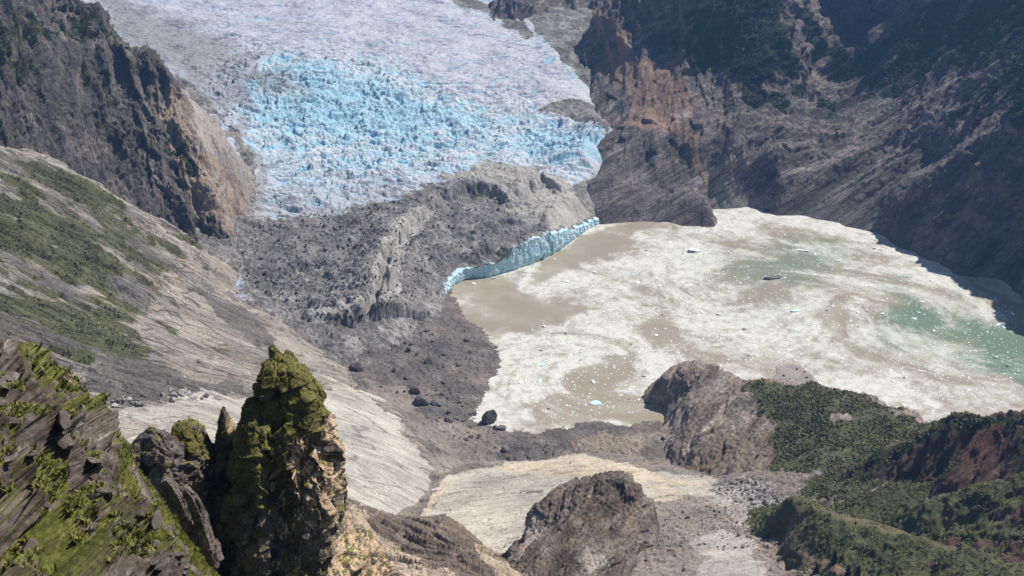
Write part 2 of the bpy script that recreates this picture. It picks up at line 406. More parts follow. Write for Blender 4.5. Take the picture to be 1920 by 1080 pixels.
    ice_h = (0.6 + 0.4 * fall) * (1 - 0.8 * deb) * 8.0 * (crev - 0.62) + ampl * (4.0 * (crev - 0.62) + 4.2 * (ser - 0.62) + 3.0 * blocks + 2.4 * (fine - 0.62)) + 11 * fbm(p3 / 80, 4, 51) * (1 - deb)
    rub = 10 * fbm(p3 / 60, 5, 61) + 5.0 * (ridged(aniso(p3, [1, 0.5, 0], 2) / 32, 4, 63) - 0.6) + 3.2 * np.maximum(0, facet(p3 / 9, 64, 0.8)) * (fbm(p3 / 40, 3, 66) > -0.1) + 1.6 * facet(p3 / 4.5, 65, 0.7)
    h = ice_h + deb * rub
    # scarps: steps in the buried ice
    def scarp(pts, height, back, seed):
        V = np.array([s.find(*p)[:2] for p in pts]); d, al = polydist(xy + np.stack([fbm(p3 / 30, 3, seed), fbm(p3 / 30, 3, seed + 5)], 1) * 13, V)
        e = V[np.clip((al * (len(V) - 1)).astype(int), 0, len(V) - 2) + 1] - V[np.clip((al * (len(V) - 1)).astype(int), 0, len(V) - 2)]
        f = xy - V[np.clip((al * (len(V) - 1)).astype(int), 0, len(V) - 2)]
        side = np.sign(e[:, 0] * f[:, 1] - e[:, 1] * f[:, 0])
        sd = d * side; fade = np.sin(np.clip(al, 0, 1) * math.pi) ** 0.5
        return height * fade * smooth(-2, 9, sd) * (1 - smooth(9, back, sd))
    for pts, hh, back, seed in (
        ([(575, 600), (640, 606), (690, 600), (715, 570), (725, 520), (740, 480), (775, 430), (815, 392), (850, 378)], 26, 80, 71),
        ([(840, 372), (880, 362), (930, 362), (950, 385)], 18, 60, 73), ([(985, 372), (1000, 352), (1030, 345), (1050, 360)], 14, 40, 77),
        ([(1010, 470), (1040, 430), (1060, 400), (1050, 380)], 9, 30, 171), ([(760, 520), (790, 470), (830, 430), (860, 400)], 12, 40, 172), ([(640, 520), (650, 470), (690, 430), (740, 410)], 10, 40, 173), ([(900, 440), (940, 420), (990, 415)], 8, 30, 174), ([(520, 520), (560, 500), (620, 500)], 9, 30, 175),
        ([(870, 500), (900, 485), (930, 470), (935, 440)], 13, 30, 75)):
        h += scarp(pts, hh, back, seed)
    s.P[:, 2] += h
    # behind the ice cliff the buried ice starts a few metres back from the water
    d, al = polydist(xy, LAKE_FOOT)
    V = LAKE_FOOT; poly = np.concatenate([V, [[V[-1][0] + 400, V[-1][1] + 300], [V[-1][0] + 400, V[-1][1] - 900], [V[0][0] - 10, V[0][1] - 900]]])
    sd = np.where(polymask(xy, poly, 0.01) > 0.5, -d, d)
    ch = np.interp(al, CLIFF_AT, CLIFF_H)
    prof = np.where(sd < 3, -6, -6 + (ch + 5.0) * smooth(3, 9, sd) + np.maximum(0, sd - 8) * 1.1) + smooth(9, 30, sd) * deb * 0.8 * rub
    s.P[:, 2] = np.minimum(s.P[:, 2], prof)
    n = s.normals()
    s.push(0.8 * facet(s.P / 5, 87, 0.8) * (0.4 + 0.6 * fall) + 0.5 * fbm(s.P / 2.5, 2, 88), n)
    s.add('debris', deb); s.add('light', light); s.add('dirty', dirty); s.add('core', core); s.add('fall', fall)
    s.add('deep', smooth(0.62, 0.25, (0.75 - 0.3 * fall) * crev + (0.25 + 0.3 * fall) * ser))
    root = tag(empty('glacier', (-150, 1300, 0)), 'wide crevassed glacier of blue and white ice flowing down to the lake', 'glacier')
    # --- clean ice
    m = NT('glacier_ice', 0.55, 0.3)
    n1 = m.noise(m.vec(None, 1, 60), 6, 0.6); n2 = m.noise(m.vec((0.9, 0.3, 0), 2.5, 8), 8, 0.7, 0.8); n3 = m.noise(m.vec(None, 1, 2.2), 6, 0.7)
    n4 = m.noise(m.vec((0.9, 0.3, 0), 3.5, 22), 8, 0.66, 0.7)
    white = m.mix(m.step(m.math('ADD', m.math('MULTIPLY', n2, 0.6), m.math('MULTIPLY', n1, 0.4)), 0.38, 0.62), (0.30, 0.31, 0.365), (0.57, 0.59, 0.655))
    white = m.mix(m.math('MULTIPLY', m.attr('fall'), 0.5), white, m.mix(m.step(n2, 0.38, 0.62), (0.46, 0.56, 0.64), (0.74, 0.79, 0.82)))
    blue = m.mix(m.step(n3, 0.3, 0.7), (0.15, 0.38, 0.54), (0.40, 0.62, 0.72))
    bf = m.math('ADD', m.math('MULTIPLY', m.attr('deep'), 0.55), m.math('MULTIPLY', m.math('SUBTRACT', n4, 0.5), 1.7))
    bf = m.math('ADD', bf, m.math('MULTIPLY', m.math('SUBTRACT', n1, 0.5), 0.7))
    bf = m.math('ADD', bf, m.math('ADD', m.math('MULTIPLY', m.attr('fall'), 0.40), m.math('MULTIPLY', m.attr('core'), 0.36)))
    hollow = m.mix(m.attr('fall'), (0.19, 0.22, 0.285), (0.20, 0.38, 0.50))  # crevasse shade painted grey-blue on the upper ice, blue ice in the icefall
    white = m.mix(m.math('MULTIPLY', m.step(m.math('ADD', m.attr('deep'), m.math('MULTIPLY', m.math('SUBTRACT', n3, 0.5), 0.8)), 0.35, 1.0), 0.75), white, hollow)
    c = m.mix(m.math('MULTIPLY', m.step(bf, 0.08, 1.0), 0.95), white, blue)
    dirt = m.mix(m.step(n3, 0.3, 0.7), (0.15, 0.14, 0.15), (0.30, 0.285, 0.30))
    df = m.math('ADD', m.math('MULTIPLY', m.attr('dirty'), 0.38), m.math('ADD', m.math('MULTIPLY', m.math('SUBTRACT', n2, 0.5), 1.2), m.math('MULTIPLY', m.math('SUBTRACT', n1, 0.5), 0.7)))
    df = m.math('SUBTRACT', df, m.math('MULTIPLY', m.attr('fall'), 0.05))
    c = m.mix(m.math('MULTIPLY', m.step(df, 0.0, 0.34), 0.85), c, dirt)
    df2 = m.math('ADD', m.math('MULTIPLY', m.attr('debris'), 1.0), m.math('MULTIPLY', m.math('SUBTRACT', n2, 0.5), 2.3))
    gr = m.mix(m.step(n3, 0.3, 0.7), (0.11, 0.105, 0.10), (0.24, 0.225, 0.21))
    c = m.mix(m.step(df2, 0.42, 0.72), c, gr)
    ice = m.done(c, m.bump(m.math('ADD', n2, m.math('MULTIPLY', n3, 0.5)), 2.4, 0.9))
    # --- rubble
    m = NT('glacier_rubble', 0.95, 0.1)
    n1 = m.noise(m.vec(None, 1, 40), 6, 0.6); n2 = m.noise(m.vec((0.5, -0.6, 0.4), 2.0, 7), 8, 0.72, 0.4); n3 = m.noise(m.vec(None, 1, 1.8), 6, 0.75)
    fac = m.math('ADD', m.math('MULTIPLY', n1, 0.45), m.math('MULTIPLY', n2, 0.55))
    c = m.ramp(fac, [(0.38, (0.075, 0.071, 0.069)), (0.5, (0.165, 0.156, 0.15)), (0.62, (0.34, 0.322, 0.305))])
    c2 = m.ramp(fac, [(0.32, (0.19, 0.182, 0.172)), (0.5, (0.34, 0.325, 0.30)), (0.66, (0.47, 0.46, 0.44))])
    c = m.mix(m.step(m.math('ADD', m.attr('light'), m.math('MULTIPLY', m.math('SUBTRACT', n2, 0.5), 0.9)), 0.2, 0.8), c, c2)
    c = m.mix(1.0, c, m.ramp(n3, [(0.3, 0.6), (0.5, 1.0), (0.72, 1.5)]), 'MULTIPLY')
    bl = m.mix(m.step(n3, 0.3, 0.7), (0.50, 0.66, 0.74), (0.72, 0.77, 0.79))
    ef = m.math('ADD', m.math('SUBTRACT', 1.0, m.attr('debris')), m.math('MULTIPLY', m.math('SUBTRACT', n2, 0.5), 1.6))
    c = m.mix(m.step(ef, 0.38, 0.62), c, bl)
    rubble = m.done(c, m.bump(m.math('ADD', n2, m.math('MULTIPLY', n3, 0.7)), 1.6, 0.9))
    # --- terminal face
    m = NT('glacier_face', 0.4, 0.4)
    n2 = m.noise(m.vec((0.2, 0, 1), 1.5, 9), 8, 0.66, 0.9); n3 = m.noise(m.vec(None, 1, 1.5), 6, 0.7)
    c = m.ramp(n2, [(0.3, (0.30, 0.55, 0.68)), (0.5, (0.50, 0.74, 0.82)), (0.68, (0.76, 0.86, 0.89))])
    c = m.mix(m.step(m.math('ADD', m.attr('grime'), m.math('MULTIPLY', m.math('SUBTRACT', n3, 0.5), 0.8)), 0.35, 0.7), c, m.mix(n2, (0.09, 0.085, 0.08), (0.24, 0.225, 0.21)))
    facem = m.done(c, m.bump(m.math('ADD', n2, n3), 1.2, 0.8))
    ny, na = s.shape; i = np.arange(ny * na).reshape(ny, na)
    q = np.stack([i[:-1, :-1], i[:-1, 1:], i[1:, 1:], i[1:, :-1]], -1).reshape(-1, 4)
    q = q[(s.P[q][:, :, 2].max(1) > -5)]
    qd = deb[q].mean(1) > 0.62
    off = np.array([-150, 1300, 0.0])
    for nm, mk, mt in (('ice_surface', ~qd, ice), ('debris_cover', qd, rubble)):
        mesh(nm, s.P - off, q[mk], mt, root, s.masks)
    # the cliff itself: front, brow and a top that runs back under the rubble
    nu, nw = 620, 76
    seg = np.linalg.norm(np.diff(V, axis=0), axis=1); cum = np.concatenate([[0], np.cumsum(seg)]); u = np.linspace(0, cum[-1], nu)
    fx = np.interp(u, cum, V[:, 0]); fy = np.interp(u, cum, V[:, 1])
    kern = np.ones(41) / 41; pad = lambda a: np.convolve(np.concatenate([np.full(20, a[0]), a, np.full(20, a[-1])]), kern, 'valid')
    fx, fy = pad(fx), pad(fy); tx, ty = np.gradient(fx), np.gradient(fy); L = np.hypot(tx, ty); nx, nyv = -ty / L, tx / L
    sgn = np.sign((nx * (np.mean(fx) - 200 - fx) + nyv * (np.mean(fy) + 200 - fy)).sum()); nx, nyv = nx * sgn, nyv * sgn
    line = np.stack([u, 0 * u, 0 * u], 1)
    H = np.interp(u / cum[-1], CLIFF_AT, CLIFF_H) * (1 + 0.45 * fbm(line / 26, 3, 95)) + 1.6 * facet(line / 9, 96, 0.8)
    rows = []
    for k in range(nw):
        f = k / (nw - 1)
        if f < 0.66: z = -3 + (H + 3) * (f / 0.66) ; back = 1.0 * (f / 0.66) ** 2 - 2.2 * np.exp(-((f / 0.66 - 0.12) / 0.12) ** 2) * 0 + 1.8 * smooth(0.35, 0.0, f / 0.66)
        else: g = (f - 0.66) / 0.34; z = H + 2.6 * g; back = 1.0 + 13 * g
        rows.append(np.stack([fx + nx * back, fy + nyv * back, z + 0 * u], 1))
    C = np.concatenate(rows); front = np.repeat(np.where(np.arange(nw) / (nw - 1) < 0.66, 1.0, 0.5), nu)
    out = -np.tile(np.stack([nx, nyv, 0 * nx], 1), (nw, 1))
    C = C + out * (front * (1.7 * facet(aniso(C, [0, 0, 1], 2.2) / 8, 97, 0.9) + 0.9 * facet(C / 3.2, 98, 0.9) + 2.2 * fbm(C * [1, 1, 0.5] / 22, 3, 99)))[:, None]
    C[:, 2] += np.repeat(np.where(np.arange(nw) / (nw - 1) < 0.6, 0, 1), nu) * 0.9 * facet(C / 4, 100, 0.8)
    ci = np.arange(nw * nu).reshape(nw, nu)
    cq = np.stack([ci[:-1, :-1], ci[:-1, 1:], ci[1:, 1:], ci[1:, :-1]], -1).reshape(-1, 4)
    hf = np.repeat(np.arange(nw) / (nw - 1), nu)
    grime = smooth(0.58, 0.9, hf + 0.40 * fbm(C / 12, 4, 101) + 0.2 * np.tile(smooth(0.0, 0.12, np.abs(u / cum[-1] - 0.27)) * 0 + np.exp(-((u / cum[-1] - 0.27) / 0.035) ** 2) * 1.6, nw))
    mesh('ice_cliff', C - off, cq, facem, root, {'grime': grime})
    return s
CLIFF_AT = [0, 0.05, 0.12, 0.22, 0.30, 0.38, 0.50, 0.60, 0.68, 0.76, 0.86, 1.0]
CLIFF_H = [3, 11, 15, 21, 35, 41, 30, 17, 11, 8, 6, 3]
GLACIER = make_glacier()

# ------------------------------------------------------------------ moraine flat between glacier, slabs and lake
def make_moraine():
    c = []
    for px, py, z in ((845, 545, 1), (870, 590, 0), (925, 640, 0), (932, 700, 0), (902, 750, 0), (892, 785, 0), (950, 805, 0), (1010, 811, 0), (1100, 791, 0), (1180, 796, 0), (1245, 790, 0),
                      (700, 640, 19), (600, 620, 30), (800, 620, 15), (880, 640, 7), (650, 700, 22), (760, 760, 14), (850, 740, 8), (830, 880, 9), (950, 850, 6), (1080, 832, 7), (1230, 860, 8), (1000, 870, 8),
                      (1150, 840, 8), (500, 560, 46), (1000, 650, -9), (1100, 730, -10), (960, 600, -8), (1000, 765, -7), (880, 560, -6), (1180, 765, -7), (720, 560, 26), (800, 560, 14), (700, 900, 30),
                      (1100, 900, -4), (900, 930, -4), (1300, 830, -2), (940, 770, -5)):
        c.append(Z(px, py, z))
    s = Sheet(c, -0.33, 0.24, 860, 1420, 640, 560)
    p = s.base
    mound = 0.5 + 0.5 * smooth(-0.1, 0.3, fbm(p / 70, 2, 91))
    s.P[:, 2] += (3.0 * fbm(p / 38, 5, 92) + 2.2 * (ridged(p / 17, 3, 93) - 0.6) + 1.6 * np.maximum(0, facet(p / 6, 94, 0.8)) * mound + 0.7 * facet(p / 3, 95, 0.8)) * smooth(-6, 8, s.base[:, 2] + 3)
    sand = np.maximum(s.poly([(770, 790), (830, 780), (900, 810), (960, 830), (900, 885), (820, 890)], 16, 20, 40, 1), s.poly([(680, 700), (760, 720), (800, 780), (760, 800), (700, 740)], 12, 16, 40, 2))
    tan = s.poly([(1040, 830), (1120, 805), (1220, 800), (1240, 840), (1190, 860), (1100, 850)], 14, 18, 40, 3)
    s.add('sand', sand); s.add('tan', 0.6 * tan)
    m = rock('moraine_rubble', [(0.085, 0.078, 0.074), (0.15, 0.136, 0.128), (0.23, 0.21, 0.195)], (1, 0, 0), 1.2, 22, 1.6, 1.0,
             (('sand', (0.21, 0.18, 0.155), (0.27, 0.235, 0.20), 0.5), ('tan', (0.22, 0.18, 0.14), (0.30, 0.245, 0.19), 0.8)), 0.6, 0.15)
    o = s.build('ground', m, keep=s.P[:, 2] > -6); tag(o, 'grey brown moraine rubble flat beside the lake', 'moraine', kind='structure')
    return s
MORAINE = make_moraine()

# ------------------------------------------------------------------ smooth pale slab slope on the near side of the valley
def make_slab_slope():
    c = []
    for a in ((0, 285, 1250), (100, 310, 1275), (180, 350, 1300), (230, 382, 1320), (330, 432, 1350), (400, 490, 1370), (-150, 240, 1200), (-300, 220, 1150)): c += crest(*a, 90, 60)
    for a in ((465, 560, 1347), (560, 625, 1260), (640, 690, 1190), (700, 745, 1150), (760, 805, 1105), (825, 890, 1052), (0, 600, 950), (200, 600, 1050), (100, 450, 1110), (300, 520, 1190), (400, 700, 1050), (200, 700, 935), (200, 745, 900),
              (300, 780, 880), (450, 800, 905), (600, 800, 1015), (700, 900, 985), (640, 960, 925), (780, 965, 985), (0, 800, 800), (500, 640, 1190), (550, 950, 850), (350, 690, 1010), (500, 730, 1060), (380, 740, 945), (-200, 600, 850), (300, 950, 770)):
        c.append(T(*a))
    for px, py, z in ((520, 560, 20), (620, 620, 5), (700, 690, -5), (800, 800, -10), (870, 890, -15), (860, 950, -8)): c.append(Z(px, py, z))
    s = Sheet(c, -0.66, -0.06, 560, 1560, 760, 900)
    d = T(300, 520, 1190) - T(100, 450, 1110); d2 = T(640, 690, 1190) - T(400, 600, 1150)
    p = s.base
    slick = np.maximum(s.poly([(640, 690), (830, 895), (780, 980), (640, 970), (500, 820), (180, 850), (150, 770), (420, 740), (560, 740)], 30, 30, 80, 1), 0.7 * s.poly([(280, 560), (470, 575), (640, 690), (560, 740), (360, 650), (200, 600)], 30, 40, 80, 2))
    rough = 1 - 0.8 * slick
    a = aniso(p, d2, 5.0)
    h = 14 * fbm(aniso(p, d2, 3) / 130, 3, 101) + rough * (11 * (ridged(a / 42, 4, 102) - 0.62) + 3.5 * facet(a / 13, 103, 0.8)) + 2.0 * facet(aniso(p, d2, 8) / 9, 104, 0.8) * (0.25 + 0.75 * rough) + 1.3 * fbm(p / 7, 3, 105) * rough
    s.push(h)
    cliff = s.poly([(170, 690), (230, 655), (330, 680), (440, 715), (420, 745), (330, 735), (190, 750)], 10, 14, 30, 3)
    grass = np.zeros(len(p))
    for pts, k in (([(0, 285), (180, 345), (240, 400), (260, 470), (200, 520), (60, 500), (0, 470)], 0.8), ([(-100, 240), (0, 285), (0, 640), (-100, 640)], 0.6), ([(60, 560), (200, 545), (270, 560), (260, 640), (160, 660), (80, 620)], 0.75), ([(180, 545), (240, 530), (270, 560), (200, 580)], 0.7), ([(0, 500), (100, 520), (60, 640), (0, 640)], 0.55),
                   ([(220, 400), (300, 440), (340, 520), (280, 540), (230, 470)], 0.55), ([(310, 460), (350, 440), (350, 480), (320, 490)], 0.8), ([(270, 520), (330, 530), (350, 570), (290, 560)], 0.5), ([(360, 600), (390, 590), (400, 620), (370, 620)], 0.6)):
        grass = np.maximum(grass, k * s.poly(pts, 28, 40, 60, 4))
    tan = np.maximum(s.poly([(390, 450), (440, 500), (470, 560), (450, 560), (400, 520), (360, 460)], 12, 14, 40, 5), s.poly([(150, 770), (250, 770), (300, 800), (220, 850), (150, 830)], 14, 14, 30, 6))
    tan = np.maximum(tan, 0.65 * s.poly([(470, 570), (560, 620), (640, 690), (700, 760), (620, 720), (520, 650)], 10, 12, 40, 7))
    pale = np.maximum(s.poly([(620, 690), (700, 730), (760, 800), (830, 895), (780, 985), (640, 975), (560, 800)], 16, 20, 50, 8), s.poly([(170, 780), (300, 745), (480, 735), (520, 800), (400, 840), (200, 850)], 14, 14, 40, 9))
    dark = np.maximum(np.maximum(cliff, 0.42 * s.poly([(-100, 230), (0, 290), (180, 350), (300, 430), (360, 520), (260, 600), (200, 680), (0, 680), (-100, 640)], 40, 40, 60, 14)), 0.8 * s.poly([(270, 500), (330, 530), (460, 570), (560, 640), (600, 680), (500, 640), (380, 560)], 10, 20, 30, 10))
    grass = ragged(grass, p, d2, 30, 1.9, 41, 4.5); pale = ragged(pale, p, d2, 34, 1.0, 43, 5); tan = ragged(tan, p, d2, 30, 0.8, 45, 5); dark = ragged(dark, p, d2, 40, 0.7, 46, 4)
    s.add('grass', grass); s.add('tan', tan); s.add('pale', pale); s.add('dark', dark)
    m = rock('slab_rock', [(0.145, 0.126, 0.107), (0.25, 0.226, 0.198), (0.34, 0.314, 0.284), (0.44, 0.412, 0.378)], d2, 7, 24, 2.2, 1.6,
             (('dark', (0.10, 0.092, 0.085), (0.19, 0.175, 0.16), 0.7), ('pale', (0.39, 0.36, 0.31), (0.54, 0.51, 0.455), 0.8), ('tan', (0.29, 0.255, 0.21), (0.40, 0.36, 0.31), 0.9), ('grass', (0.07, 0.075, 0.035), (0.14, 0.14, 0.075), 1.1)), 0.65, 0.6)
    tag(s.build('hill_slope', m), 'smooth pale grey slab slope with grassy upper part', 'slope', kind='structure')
    return s
SLAB = make_slab_slope()

# ------------------------------------------------------------------ dark rock spur beside the icefall
def make_spur():
    c = []
    for a in ((140, 0, 1690), (200, 30, 1663), (280, 90, 1604), (320, 140, 1580)): c += crest(*a, 130, 130)
    for px, py, z in ((345, 165, 215), (360, 230, 180), (400, 340, 126), (430, 430, 76), (447, 452, 60), (484, 350, 82), (478, 290, 93), (442, 240, 108), (400, 190, 124), (360, 150, 140), (420, 270, 130), (440, 340, 112), (380, 260, 165), (460, 400, 72),
                      (520, 320, 40), (520, 420, 20), (470, 480, 20), (480, 200, 60), (420, 130, 70)): c.append(Z(px, py, z))
    for a in ((200, 250, 1485), (100, 150, 1445), (0, 50, 1420), (0, 250, 1340), (250, 380, 1425), (100, 300, 1365), (330, 420, 1440), (250, 150, 1560), (300, 280, 1500), (150, 60, 1600), (60, 0, 1560), (0, -60, 1500), (-150, 100, 1330), (-250, 0, 1300), (390, 440, 1455), (100, 380, 1330), (0, 330, 1300), (-150, 300, 1250)): c.append(T(*a))
    c += [np.array([-900, 2100, 190.]), np.array([-700, 2000, 150.])]
    s = Sheet(c, -0.66, -0.24, 1050, 2150, 560, 800)
    p = s.base
    d = T(330, 420, 1440) - T(250, 150, 1560)
    a = aniso(p, d, 4.5)
    flank = s.poly([(345, 160), (400, 180), (490, 300), (490, 380), (450, 460), (425, 440), (400, 330), (365, 240)], 18, 16, 50, 1)
    h = 26 * (ridged(a / 75, 3, 111) - 0.62) + (1 - 0.75 * flank) * (15 * (ridged(a / 30, 4, 112) - 0.62) + 7 * facet(a / 15, 113, 0.9) + 3 * facet(p / 7, 114, 0.8)) + 1.5 * fbm(p / 6, 3, 115)
    s.push(h)
    grass = np.zeros(len(p))
    for pts, k in (([(0, -20), (140, 0), (200, 25), (170, 80), (60, 60), (0, 40)], 0.62), ([(0, 40), (60, 60), (80, 130), (0, 150)], 0.55), ([(130, 90), (160, 80), (190, 150), (150, 150)], 0.55), ([(210, 230), (300, 250), (370, 275), (330, 285), (240, 260)], 0.8), ([(190, 145), (230, 160), (220, 200), (180, 180)], 0.55), ([(180, 20), (270, 75), (320, 140), (300, 150), (240, 90)], 0.6),
                   ([(320, 280), (370, 275), (370, 310), (330, 310)], 0.6), ([(250, 60), (290, 85), (280, 130), (250, 110)], 0.6)):
        grass = np.maximum(grass, k * s.poly(pts, 18, 22, 40, 2))
    tan = np.maximum(s.poly([(315, 150), (350, 175), (365, 240), (360, 265), (335, 260), (310, 200)], 12, 12, 30, 3), s.poly([(360, 280), (420, 290), (470, 380), (450, 450), (430, 430), (380, 380), (330, 300)], 14, 16, 40, 4) * 0.62)
    grass = ragged(grass, p, d, 26, 1.2, 51, 3); tan = ragged(tan, p, d, 24, 1.0, 53, 3)
    s.add('grass', grass); s.add('tan', tan); s.add('pale', flank)
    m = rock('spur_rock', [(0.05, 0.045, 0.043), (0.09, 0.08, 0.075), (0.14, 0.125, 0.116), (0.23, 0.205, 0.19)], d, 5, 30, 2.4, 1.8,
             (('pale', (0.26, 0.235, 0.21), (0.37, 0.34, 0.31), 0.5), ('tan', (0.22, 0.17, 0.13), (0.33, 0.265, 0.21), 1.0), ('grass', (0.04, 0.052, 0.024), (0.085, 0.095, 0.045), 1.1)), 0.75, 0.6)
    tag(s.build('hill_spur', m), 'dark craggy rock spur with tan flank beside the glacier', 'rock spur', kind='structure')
    return s
SPUR = make_spur()

# ------------------------------------------------------------------ mountain wall across the lake
def make_mountain():
    c = []
    for px, py, z in ((1130, 400, 12), (1165, 418, 0), (1260, 418, 0), (1330, 400, 0), (1410, 388, 0), (1500, 405, 0), (1590, 425, 0), (1660, 445, 0), (1700, 470, 0), (1770, 502, 0), (1850, 522, 0), (1920, 560, 0), (2050, 640, 0),
                      (1300, 450, -14), (1450, 430, -14), (1600, 470, -14), (1750, 540, -14), (1900, 620, -14), (1200, 440, -14), (1150, 430, -6), (1120, 340, 46), (1130, 190, 98), (1080, 110, 112), (1010, 50, 128), (950, 0, 150), (1140, 240, 84),
                      (1050, 200, 60), (1000, 120, 80), (900, 40, 120), (1080, 280, 40), (1080, 360, 10), (1100, 300, 50)): c.append(Z(px, py, z))
    for a in ((1200, 190, 1930), (1180, 235, 1850), (1250, 220, 1860), (1300, 300, 1765), (1325, 370, 1722), (1230, 340, 1762), (1150, 300, 1790), (1135, 360, 1735), (1190, 380, 1722), (1260, 260, 1800), (1000, 10, 2480), (1100, 60, 2230), (1200, 100, 2050), (1300, 60, 2000), (1250, 0, 2060), (1400, 50, 1930), (1400, 0, 1950), (1350, 200, 1850),
              (1450, 120, 1925), (1470, 0, 2000), (1500, 170, 1960), (1535, 130, 2070), (1560, 90, 2270), (1600, 0, 2380), (1630, 90, 2200), (1580, 165, 2020), (1600, 200, 1930), (1700, 110, 1950), (1750, 50, 1950), (1800, 0, 1950), (1900, 0, 1800),
              (1900, 150, 1650), (1800, 150, 1750), (1700, 200, 1830), (1900, 300, 1520), (1750, 300, 1680), (1600, 300, 1760), (1500, 300, 1770), (1450, 350, 1745), (1700, 380, 1620), (1850, 400, 1535), (1830, 480, 1512), (1920, 450, 1495), (2050, 300, 1400),
              (2050, 0, 1650), (1540, 0, 2300), (1400, -80, 1990), (1900, -100, 1850), (1600, -100, 2400), (1500, -60, 2100), (1750, -60, 2000), (2100, -80, 1650), (1390, 300, 1760)): c.append(T(*a))
    c += [np.array([1100, 2700, 800.]), np.array([1500, 2000, 700.]), np.array([700, 3100, 700.]), np.array([300, 3000, 420.]), np.array([850, 2420, 690.]), np.array([980, 2300, 640.]), np.array([640, 2700, 520.])]  # unseen peaks added above the view to cast shade into the side valley
    s = Sheet(c, -0.02, 0.68, 1150, 3400, 940, 1000)
    p = s.base
    d1 = T(1230, 340, 1735) - T(1250, 100, 2000); d2 = T(1500, 300, 1770) - T(1800, 100, 1800)
    wgt = smooth(300, 480, p[:, 0])
    def both(f): return f(aniso(p, d1, 4)) * (1 - wgt) + f(aniso(p, d2, 6)) * wgt
    lo = smooth(-4, 110, p[:, 2])
    h = 30 * (both(lambda a: ridged(a / 90, 3, 121)) - 0.62) + 11 * (both(lambda a: ridged(a / 36, 4, 122)) - 0.62) + 4.5 * both(lambda a: facet(a / 18, 123, 0.9)) + 2 * facet(p / 8, 124, 0.8) + 1.6 * fbm(p / 7, 3, 125)
    dome = s.poly([(1090, 270), (1120, 120), (1200, 90), (1300, 150), (1350, 270), (1360, 400), (1250, 440), (1130, 440), (1090, 350)], 30, 10, 60, 9)
    h = h * (1 - 0.72 * dome) + dome * (5 * facet(aniso(p, d1, 2) / 26, 126, 0.8) + 3.5 * (ridged(aniso(p, d1, 3) / 24, 3, 127) - 0.6))
    s.push(h * (0.25 + 0.75 * lo))
    grass = np.zeros(len(p))
    for pts, k in (([(1250, 20), (1330, -40), (1480, -40), (1485, 60), (1520, 160), (1440, 190), (1370, 130), (1290, 90)], 0.8), ([(1520, 150), (1600, 180), (1700, 60), (1760, -20), (2000, -60), (2000, 200), (1900, 190), (1830, 140), (1740, 130), (1650, 170), (1560, 200)], 0.78), ([(1500, -60), (1760, -60), (1640, 120), (1540, 130)], 0.7), ([(1820, 150), (1990, 160), (1990, 260), (1880, 230)], 0.6)):
        grass = np.maximum(grass, k * s.poly(pts, 30, 50, 70, 2))  # scrub, spread wider and darker to paint shade into the upper side valley
    rust = np.maximum(s.poly([(1180, 190), (1240, 190), (1310, 270), (1330, 330), (1290, 300), (1250, 240), (1170, 230)], 12, 14, 40, 3), 0.75 * s.poly([(1080, 60), (1180, 90), (1260, 110), (1320, 200), (1200, 190), (1120, 130)], 25, 30, 60, 4))
    rust = np.maximum(rust, 0.5 * s.poly([(1750, 390), (1830, 375), (1860, 420), (1830, 430)], 10, 12, 40, 5))
    pale = 0.6 * s.poly([(1380, 300), (1470, 340), (1440, 390), (1340, 390), (1330, 320)], 18, 20, 40, 6)
    grass = ragged(grass, p, d2, 50, 1.0, 61, 3); rust = ragged(rust, p, d1, 40, 1.0, 63, 3)
    s.add('grass', grass); s.add('rust', rust); s.add('pale', pale)
    m = rock('mountain_rock', [(0.07, 0.056, 0.055), (0.125, 0.106, 0.103), (0.20, 0.174, 0.168), (0.31, 0.278, 0.265)], d2, 7, 26, 2.6, 2.0,
             (('pale', (0.22, 0.205, 0.195), (0.34, 0.32, 0.30), 0.9), ('rust', (0.19, 0.13, 0.095), (0.30, 0.215, 0.165), 1.0), ('grass', (0.018, 0.027, 0.015), (0.042, 0.053, 0.026), 1.0)), 0.75, 0.6)
    tag(s.build('mountain', m, keep=s.P[:, 2] > -8), 'dark streaked rock mountain wall rising from the far shore of the lake', 'mountain', kind='structure')
    return s
MOUNTAIN = make_mountain()

